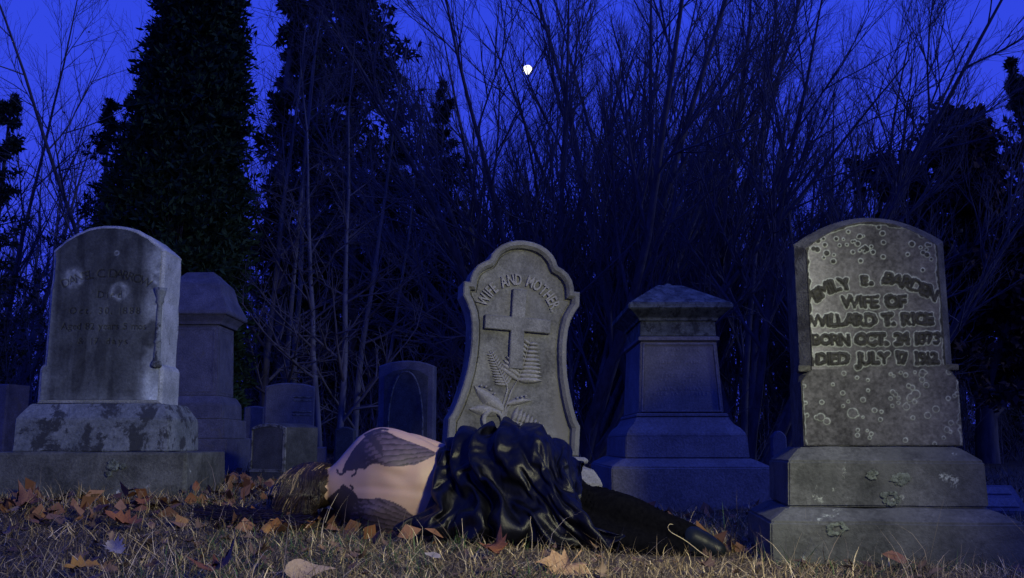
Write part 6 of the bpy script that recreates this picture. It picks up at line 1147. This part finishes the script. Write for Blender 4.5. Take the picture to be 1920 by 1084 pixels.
# young trees with pale stems left of the middle
for (px, Y, sd, h, st, sp, lab) in ((510, 12.5, 21, 6.2, 2, 9, 'young pale stemmed tree forking low beside the dark conifer'), (545, 13.2, 22, 6.8, 1, 4, 'straight pale sapling rising over the split gravestone'),
                                    (618, 12.2, 23, 5.6, 2, 10, 'pale mottled sapling with two crossing stems behind the squat marker'), (655, 13.6, 24, 6.4, 1, 4, 'thin pale sapling left of the gothic arch gravestone'),
                                    (700, 14.5, 25, 6.0, 1, 5, 'slim leaning sapling right behind the gothic arch gravestone')):
    bare_tree('sapling', lab, at(px, Y), sd, st, h, sp, .055, (12, 6, 4, 2), .12, .12, .62, 48, bark='pale_bark', tmin=.10)
# spruces
spruce('spruce_tree', 'huge ragged dark spruce towering left of the moon', at(645, 19.5), 31, 12.0, 2.6, dens=1.3, ragged=.32)
spruce('spruce_tree', 'tall thin spruce half hidden right behind the columnar conifer', at(515, 19.0), 32, 11.4, .72, ragged=.5, dens=.8)
spruce('spruce_tree', 'lanky spruce standing between the huge spruce and the thin one', at(572, 21.0), 37, 11.5, 1.15, dens=.9, ragged=.4)
spruce('spruce_tree', 'dim spruce deep in the wood just right of the huge one', at(735, 23.0), 38, 8.6, 1.5, dens=.9, ragged=.4)
spruce('spruce_tree', 'small pointed spruce just left of the moonlit bare tree', at(822, 20.5), 33, 8.15, 1.3, ragged=.35)
spruce('spruce_tree', 'short spruce in the gap left of the columnar conifer', at(160, 21.0), 34, 7.9, 1.7, dens=.8, ragged=.4)
spruce('spruce_tree', 'dark spruce cut off by the left edge of the picture', at(-40, 17.0), 35, 6.6, 1.3)
spruce('spruce_tree', 'conifer tip poking in at the upper right edge', at(1965, 19.0), 36, 8.3, 1.0)
bare_tree('bare_tree', 'fine twigged round bare tree at the far left edge', at(-30, 22.0), 41, 5, 10.2, 26, .09, (12, 7, 5, 3), .4, .3, .8, 30)
bare_tree('bare_tree', 'open branched bare tree with a few clinging leaves left of the columnar conifer', at(270, 19.0), 42, 3, 10.6, 24, .09, (9, 6, 4, 2), .3, .25, .85, 38, n_leaf=260)
leafy_tree('oak_tree', 'dark oak with withered red brown leaves behind the right gravestone', at(1850, 16.5), 51, 5.9, 2.2, 34000)

# the wood behind: a few kinds, copied and turned
rgw = np.random.default_rng(77)
kinds = [bare_tree('forest_tree', 'thin bare forest tree in the dark wood behind the graves', at(760, 23), 61, 1, 9.0, 5, .10, (14, 6, 4, 2), .1, .3, .55, 40, group='bare trees of the wood behind'),
         bare_tree('forest_tree', 'thin bare forest tree in the dark wood behind the graves', at(1010, 22), 62, 2, 8.2, 10, .075, (12, 6, 4, 2), .2, .3, .6, 38, group='bare trees of the wood behind'),
         bare_tree('forest_tree', 'thin bare forest tree in the dark wood behind the graves', at(1330, 23), 63, 3, 7.6, 12, .065, (11, 6, 4, 2), .25, .3, .6, 36, group='bare trees of the wood behind')]
spots = []
for i in range(64):
    px = -60 + 2040 * (i + rgw.uniform(-.4, .4)) / 63; Y = rgw.uniform(20, 33)
    if 850 < px < 1500 and i % 2: continue
    if px < 150 or px > 1700: Y = rgw.uniform(24, 34)
    k = rgw.integers(0, 3); s = rgw.uniform(.55, .95) * (.82 if 850 < px < 1450 else 1) * (0.8 if px < 150 or px > 1650 else 1)
    copy_thing(kinds[k], at(px, Y), rgw.uniform(0, 6.28), (s, s, s * rgw.uniform(.9, 1.1)))
low = [spruce('forest_conifer', 'low dark conifer among the trunks of the wood behind', at(930, 24), 71, 4.4, 1.5, 'low conifers of the wood behind', dens=1.5)]
for i in range(20):
    px = -40 + 2000 * (i + rgw.uniform(-.4, .4)) / 19; s = rgw.uniform(.75, 1.15)
    copy_thing(low[0], at(px, rgw.uniform(21, 30)), rgw.uniform(0, 6.28), (s, s, s * rgw.uniform(.8, 1.15)))
def brush():
    """tangle of undergrowth at the edge of the wood"""
    rg = np.random.default_rng(81); n = 1500; x = rg.uniform(-16, 16, n); y = rg.uniform(14.5, 30, n)
    b = np.stack((x, y, ground(x, y) - .02), 1); d = np.stack((rg.normal(0, .35, n), rg.normal(0, .35, n), np.ones(n)), 1)
    s, r = walk(b, d, rg.uniform(.7, 3.0, n), np.full(n, .011), 6, .1, .08, rg, .3)
    b1, q1 = shoots(s, r, 7, .15, .97, 40, .75, .4, 4, .2, .1, rg); b2, q2 = shoots(b1, q1, 3, .2, .97, 38, .30, .4, 3, .1, .1, rg)
    v, f = merge([tubes_np(s, r, 4), tubes_np(b1, np.maximum(q1, .004), 3), tubes_np(b2, np.maximum(q2, .003), 3)])
    tag(mesh_obj('undergrowth', v, f, M['twig']), kind='stuff')
    n = 420; x = rg.uniform(-34, 34, n); y = rg.uniform(34, 56, n); b = np.stack((x, y, ground(x, y) - .1), 1)
    s, r = walk(b, np.stack((rg.normal(0, .07, n), rg.normal(0, .07, n), np.ones(n)), 1), rg.uniform(7, 12, n), rg.uniform(.05, .13, n), 8, .1, .03, rg, .2)
    b1, q1 = shoots(s, r, 14, .1, .97, 45, 2.6, .4, 5, .35, .07, rg); b2, q2 = shoots(b1, q1, 5, .2, .97, 38, 1.0, .4, 3, .2, .1, rg)
    v, f = merge([tubes_np(s, r, 5), tubes_np(b1, np.maximum(q1 * .8, .009), 3), tubes_np(b2, np.maximum(q2 * .7, .006), 3)])
    tag(mesh_obj('distant_wood', v, f, M['twig']), kind='stuff')
brush()
def moon():
    p = P(989, 131, 600.0); r = 9.3 / 1800 * 600
    bm = bmesh.new(); bmesh.ops.create_uvsphere(bm, u_segments=32, v_segments=20, radius=r)
    # only the sunlit part of the ball shows: cut along the shadow line
    bmesh.ops.bisect_plane(bm, geom=bm.verts[:] + bm.edges[:] + bm.faces[:], plane_co=Vector((-.62, 0, -.46)) * r, plane_no=Vector((-.80, 0, -.6)).normalized(), clear_outer=True)
    bmesh.ops.holes_fill(bm, edges=bm.edges)
    m, t, bs = new_mat('moonlight'); bs.inputs['Base Color'].default_value = (.3, .3, .3, 1)
    bs.inputs['Emission Color'].default_value = (1, .98, .92, 1); bs.inputs['Emission Strength'].default_value = 2.2
    tag(bm_obj('moon', bm, m, None, True, p), 'bright white gibbous moon shining through the twigs of the bare tree', 'moon')
moon()
# ------------------------------------------------------------------ grass and fallen leaves
def blades(n, y0, y1, rg, h, w, lean, cols, clump=0.0, mask=None):
    u = rg.random(n); y = y0 + (y1 - y0) * u ** 1.25; x = rg.uniform(-1, 1, n) * (0.56 * y + 0.35)
    if clump:
        keep = vnoise(x + 30, y, 2.2, 44, 3) > clump; x, y = x[keep], y[keep]
    if mask is not None:
        keep = mask(x, y); x, y = x[keep], y[keep]
    if True:                                                      # flattened where the body lies
        fp = 960 + x / y * F; yb = 4.02 - (fp - 560) / 785 * .42; keep = ~((fp > 590) & (fp < 1330) & (y > yb - .30) & (y < yb + .2) & (rg.random(len(x)) < .72)); x, y = x[keep], y[keep]
    n = len(x)
    hh = h * rg.lognormal(0, .38, n) * (0.75 + 0.6 * vnoise(x + 11, y + 5, 3, 41)); az = rg.uniform(0, 6.283, n)
    le = np.radians(np.clip(rg.normal(lean, 24, n), 0, 86)); ww = w * rg.uniform(.6, 1.4, n)
    d = np.stack((np.cos(az) * np.sin(le), np.sin(az) * np.sin(le), np.cos(le)), 1)
    sd = np.stack((-np.sin(az + rg.normal(0, .9, n)), np.cos(az), 0 * az), 1); sd = norm(sd)
    p = np.stack((x, y, ground(x, y) - .006), 1); v = []
    bend = rg.normal(.0, .35, (n, 1)) ; curl = rg.normal(0, .3, (n, 2))
    for t, wt in ((0, 1), (.36, .9), (.7, .6), (1, 0.08)):
        q = p + d * (hh * t)[:, None]; q[:, 2] -= (np.abs(bend[:, 0]) * .8 * hh * t * t); q[:, 0] += curl[:, 0] * hh * t * t; q[:, 1] += curl[:, 1] * hh * t * t
        q[:, 2] = np.maximum(q[:, 2], ground(q[:, 0], q[:, 1]) + .002)
        v += [q - sd * (ww * wt / 2)[:, None], q + sd * (ww * wt / 2)[:, None]]
    v = np.stack(v, 1); i = np.arange(n * 8).reshape(n, 8)
    f = np.concatenate([i[:, [0, 1, 3, 2]], i[:, [2, 3, 5, 4]], i[:, [4, 5, 7, 6]]])
    c = np.array(cols)[rg.integers(0, len(cols), n)] * rg.uniform(.45, 1.45, (n, 1)) * (.45 + 1.1 * vnoise(x + 17, y + 3, 5, 47, 3))[:, None]; c = np.repeat(c[:, None], 8, 1)
    return v.reshape(-1, 3), f, c.reshape(-1, 3)
def grass():
    rg = np.random.default_rng(5)
    dry = [(.28, .205, .09), (.37, .285, .14), (.18, .13, .06), (.09, .065, .033), (.52, .42, .22), (.05, .038, .02)]
    sets = [blades(62000, 2.3, 4.2, rg, .048, .0026, 58, dry), blades(52000, 4.0, 7.5, rg, .050, .0036, 52, dry), blades(22000, 7.2, 15, rg, .06, .008, 45, [(.10, .08, .06), (.07, .06, .05)]),
            blades(3200, 2.3, 4.4, rg, .10, .0021, 38, [(.33, .27, .17), (.24, .19, .12)], .42)]
    vs, fs, cs, o = [], [], [], 0
    for v, f, c in sets: vs.append(v); fs.append(f + o); cs.append(c); o += len(v)
    tag(mesh_obj('dry_grass', np.concatenate(vs), np.concatenate(fs), M['grass'], cols=np.concatenate(cs)), kind='stuff')
    v, f, c = blades(22000, 2.3, 6.5, rg, .055, .0026, 42, [(.03, .07, .02), (.045, .09, .03), (.06, .10, .035)], .60)
    tag(mesh_obj('green_grass', v, f, M['grass'], cols=c), kind='stuff')
grass()

def stalk(label, pts, Y, r=.0016):
    q = np.array([P(px, py, Y + dy) for px, py, dy in pts]); s = np.linspace(0, len(q) - 1, 24); q = np.stack([np.interp(s, np.arange(len(q)), q[:, j]) for j in range(3)], 1)
    for _ in range(3): q[1:-1] = (q[:-2] + 2 * q[1:-1] + q[2:]) / 4
    v, f = tubes_np(q[None], np.linspace(r, r * .5, 24)[None], 5); c = np.tile(np.array([.46, .38, .22]), (len(v), 1))
    tag(mesh_obj('grass_stalk', v - q[0], f, M['grass'], None, True, c, q[0]), label, 'grass stalk', 'tall dry grass stalks')
stalk('long dry grass stalk with a curled tip crossing in front of the dark shoe', [(1338, 1050, 0), (1318, 1040, 0), (1285, 1012, 0), (1256, 998, 0), (1251, 988, 0), (1256, 982, 0), (1262, 984, 0)], 3.30)
stalk('upright dry grass stalk in front of the left part of the black drape', [(869, 1045, 0), (868, 1005, 0), (866, 972, .01)], 3.45)
stalk('bent dry grass stalk in front of the middle of the black drape', [(997, 1040, 0), (998, 1000, 0), (994, 980, 0), (995, 968, 0)], 3.4)
stalk('thin grass stalk leaning before the neck of the lying person', [(610, 980, 0), (620, 950, 0), (634, 925, 0)], 3.62, .0012)
def leaf_mesh(kind, seed):
    """curled maple or oak leaf with a stalk, one folded sheet"""
    rg = np.random.default_rng(seed)
    if kind == 'maple': half = [(0, -.02), (.10, -.10), (.30, -.22), (.26, -.08), (.52, -.02), (.40, .10), (.66, .34), (.44, .32), (.36, .40), (.22, .34), (.20, .56), (.10, .60), (0, .92)]
    elif kind == 'oak': half = [(0, -.05), (.08, .0), (.20, .06), (.14, .16), (.30, .24), (.18, .34), (.36, .46), (.20, .54), (.30, .68), (.14, .74), (.12, .88), (.05, .92), (0, .98)]
    else: half = [(0, -.02), (.10, .02), (.20, .10), (.27, .22), (.30, .34), (.29, .46), (.25, .58), (.19, .70), (.12, .82), (.07, .90), (.03, .95), (.015, .98), (0, 1.0)]
    bm = bmesh.new(); mid = []
    ys = np.linspace(-.02, half[-1][1], len(half))
    fold, curl, twist = rg.uniform(.08, .5), rg.uniform(-1.0, 1.3), rg.uniform(-.5, .5)
    ph = rg.uniform(0, 6, 4)
    def bend(x, y):
        z = fold * abs(x) * .8 + .06 * math.sin(7 * x + ph[0]) * math.sin(6 * y + ph[1]) + twist * x * y + (curl * abs(x) ** 2 * .9)
        a = curl * (y - .3) * .8
        return Vector((x * (1 - .25 * fold), y - .08 * a * a, z + .30 * curl * (y - .3) ** 2))
    for s in (1, -1):
        out = [bm.verts.new(bend(s * x * rg.uniform(.92, 1.08), y)) for x, y in half]
        inn = [bm.verts.new(bend(s * x * .45, y * .75 + yy * .25)) for (x, y), yy in zip(half, ys)]
        if s == 1: mid = [bm.verts.new(bend(0, yy)) for yy in ys]
        for i in range(len(half) - 1):
            for a, b in ((out, inn), (inn, mid)):
                q = (a[i], a[i + 1], b[i + 1], b[i]); bm.faces.new(q if s == 1 else q[::-1])
    st = mid[0]; e1 = bm.verts.new(bend(.012, -.42) + Vector((.05, 0, .06))); e2 = bm.verts.new(bend(-.012, -.42) + Vector((.05, 0, .06)))
    e3 = bm.verts.new(st.co + Vector((.02, 0, 0))); bm.faces.new((st, e3, e1, e2))
    bmesh.ops.remove_doubles(bm, verts=bm.verts, dist=.0006)
    me = bpy.data.meshes.new('leaf'); bm.normal_update(); bm.to_mesh(me); bm.free()
    me.polygons.foreach_set('use_smooth', np.ones(len(me.polygons), bool)); me.materials.append(M['leaf']); return me
LM = [leaf_mesh(k, s) for s, k in enumerate(('maple', 'maple', 'oak', 'beech', 'maple', 'oak', 'beech', 'maple', 'oak', 'beech'))]
def put_leaf(me, px, py, size, rot, label=None, group='fallen leaves in the dead grass', lift=.025):
    # walk the view ray down to the ground
    for Y in np.linspace(2.2, 9, 900):
        p = P(px, py, Y)
        if p.z <= G(p.x, Y) + lift: break
    o = bpy.data.objects.new('fallen_leaf', me); C.objects.link(o); o.location = (p.x, Y, G(p.x, Y) + lift)
    o.rotation_euler = (Matrix.Rotation(rot[0], 3, 'X') @ Matrix.Rotation(rot[1], 3, 'Y') @ Matrix.Rotation(rot[2], 3, 'Z')).to_euler(); o.scale = (size,) * 3
    return tag(o, label or 'small dead brown leaf lying in the dry grass', 'leaf', group)
def dyed(lo, hi, nm):
    return plain(nm, lo, hi, 22, .6, .3, .3)
def big(me, mat, *a):
    me = me.copy(); me.materials.clear(); me.materials.append(mat); return put_leaf(me, *a)
tan, tan2 = dyed((.22, .125, .05), (.40, .25, .12), 'tan_leaf'), dyed((.26, .18, .10), (.42, .31, .18), 'pale_leaf')
rust, gold, brown = dyed((.13, .05, .018), (.26, .10, .03), 'rust_leaf'), dyed((.22, .11, .018), (.36, .19, .035), 'gold_leaf'), dyed((.10, .045, .025), (.22, .10, .05), 'brown_leaf')
pale = dyed((.20, .175, .15), (.33, .29, .25), 'grey_leaf')
big(LM[0], tan, 1070, 1058, .17, (.62, .1, 2.5), 'large tan maple leaf lying flat in front of the black drape')
big(LM[1], rust, 935, 1036, .10, (.5, -.1, .9), 'rust orange maple leaf against the lower hem of the black drape')
big(LM[4], brown, 1512, 1032, .135, (1.1, .1, .3), 'curled brown leaf leaning on the lowest block of the right gravestone')
big(LM[6], brown, 1700, 1052, .085, (.9, .3, 1.4), 'small folded brown leaf under the middle of the right gravestone')
big(LM[3], tan2, 535, 1070, .15, (.55, .2, -1.2), 'broad pale tan leaf at the bottom edge left of the drape')
big(LM[8], rust, 262, 985, .145, (.35, .1, 1.4), 'wide curled brown leaf in the grass before the left gravestone')
big(LM[7], rust, 410, 1074, .12, (.3, -.2, .4), 'dark rust maple leaf at the bottom edge of the picture')
big(LM[2], gold, 500, 1000, .06, (.5, .2, .3), 'yellow leaf tilted up in the grass near the fallen hair')
big(LM[0], tan, 583, 958, .075, (.8, .0, .5), 'tan maple leaf standing against the lower end of the hair')
big(LM[6], rust, 368, 922, .06, (1.1, .2, .2), 'pointed leaf standing against the corner of the left gravestone base')
big(LM[5], pale, 228, 1040, .10, (.5, -.1, .8), 'pale grey leaf curled in the grass at the lower left')
big(LM[9], pale, 825, 1048, .065, (.3, .1, 1.0), 'small pale grey leaf below the front hem of the drape')
big(LM[7], brown, 60, 944, .12, (.5, .2, 2.2), 'brown leaf propped in the grass below the left end of the left gravestone base')
big(LM[5], gold, 185, 1062, .10, (.3, .2, 2.2), 'golden brown leaf low in the left corner of the picture')
big(LM[4], rust, 268, 945, .07, (.5, .1, .1), 'upright rust leaf before the middle of the left gravestone base')
def scatter():
    rg = np.random.default_rng(15); n = 0
    while n < 170:
        px, py = rg.uniform(-10, 1930), 1084 - (1084 - 925) * rg.random() ** 0.75
        w = .9 if px < 720 else .5
        if py < 960 and px > 450: continue
        if rg.random() > w * (.55 if py < 985 else 1): continue
        if 560 < px < 1360 and py < 1022: continue
        if px > 1430 and py < 1050: continue
        put_leaf(LM[rg.integers(0, 10)], px, py, rg.uniform(.024, .060), (rg.normal(.16, .24), rg.normal(0, .24), rg.uniform(0, 6.28)), lift=rg.uniform(.012, .03)); n += 1
scatter()
def litter():
    rg = np.random.default_rng(16); n = 3800
    y = 3.6 + 11 * rg.random(n) ** 1.3; x = rg.uniform(-1, .75, n) * (.56 * y + .4)
    keep = vnoise(x + 9, y + 3, 1.3, 61) > .40; x, y = x[keep], y[keep]
    p = np.stack((x, y, ground(x, y) + rg.uniform(.008, .035, len(x))), 1)
    v, f = cards(p, np.stack((rg.normal(size=len(x)), rg.normal(size=len(x)), rg.normal(0, .35, len(x))), 1), .075, .06, rg)
    c = np.array([(.16, .07, .03), (.20, .10, .05), (.11, .055, .035), (.24, .13, .06)])[rg.integers(0, 4, len(x))]
    tag(mesh_obj('leaf_litter', v, f, M['litter'], cols=np.repeat(c, 4, 0)), kind='stuff')
litter()
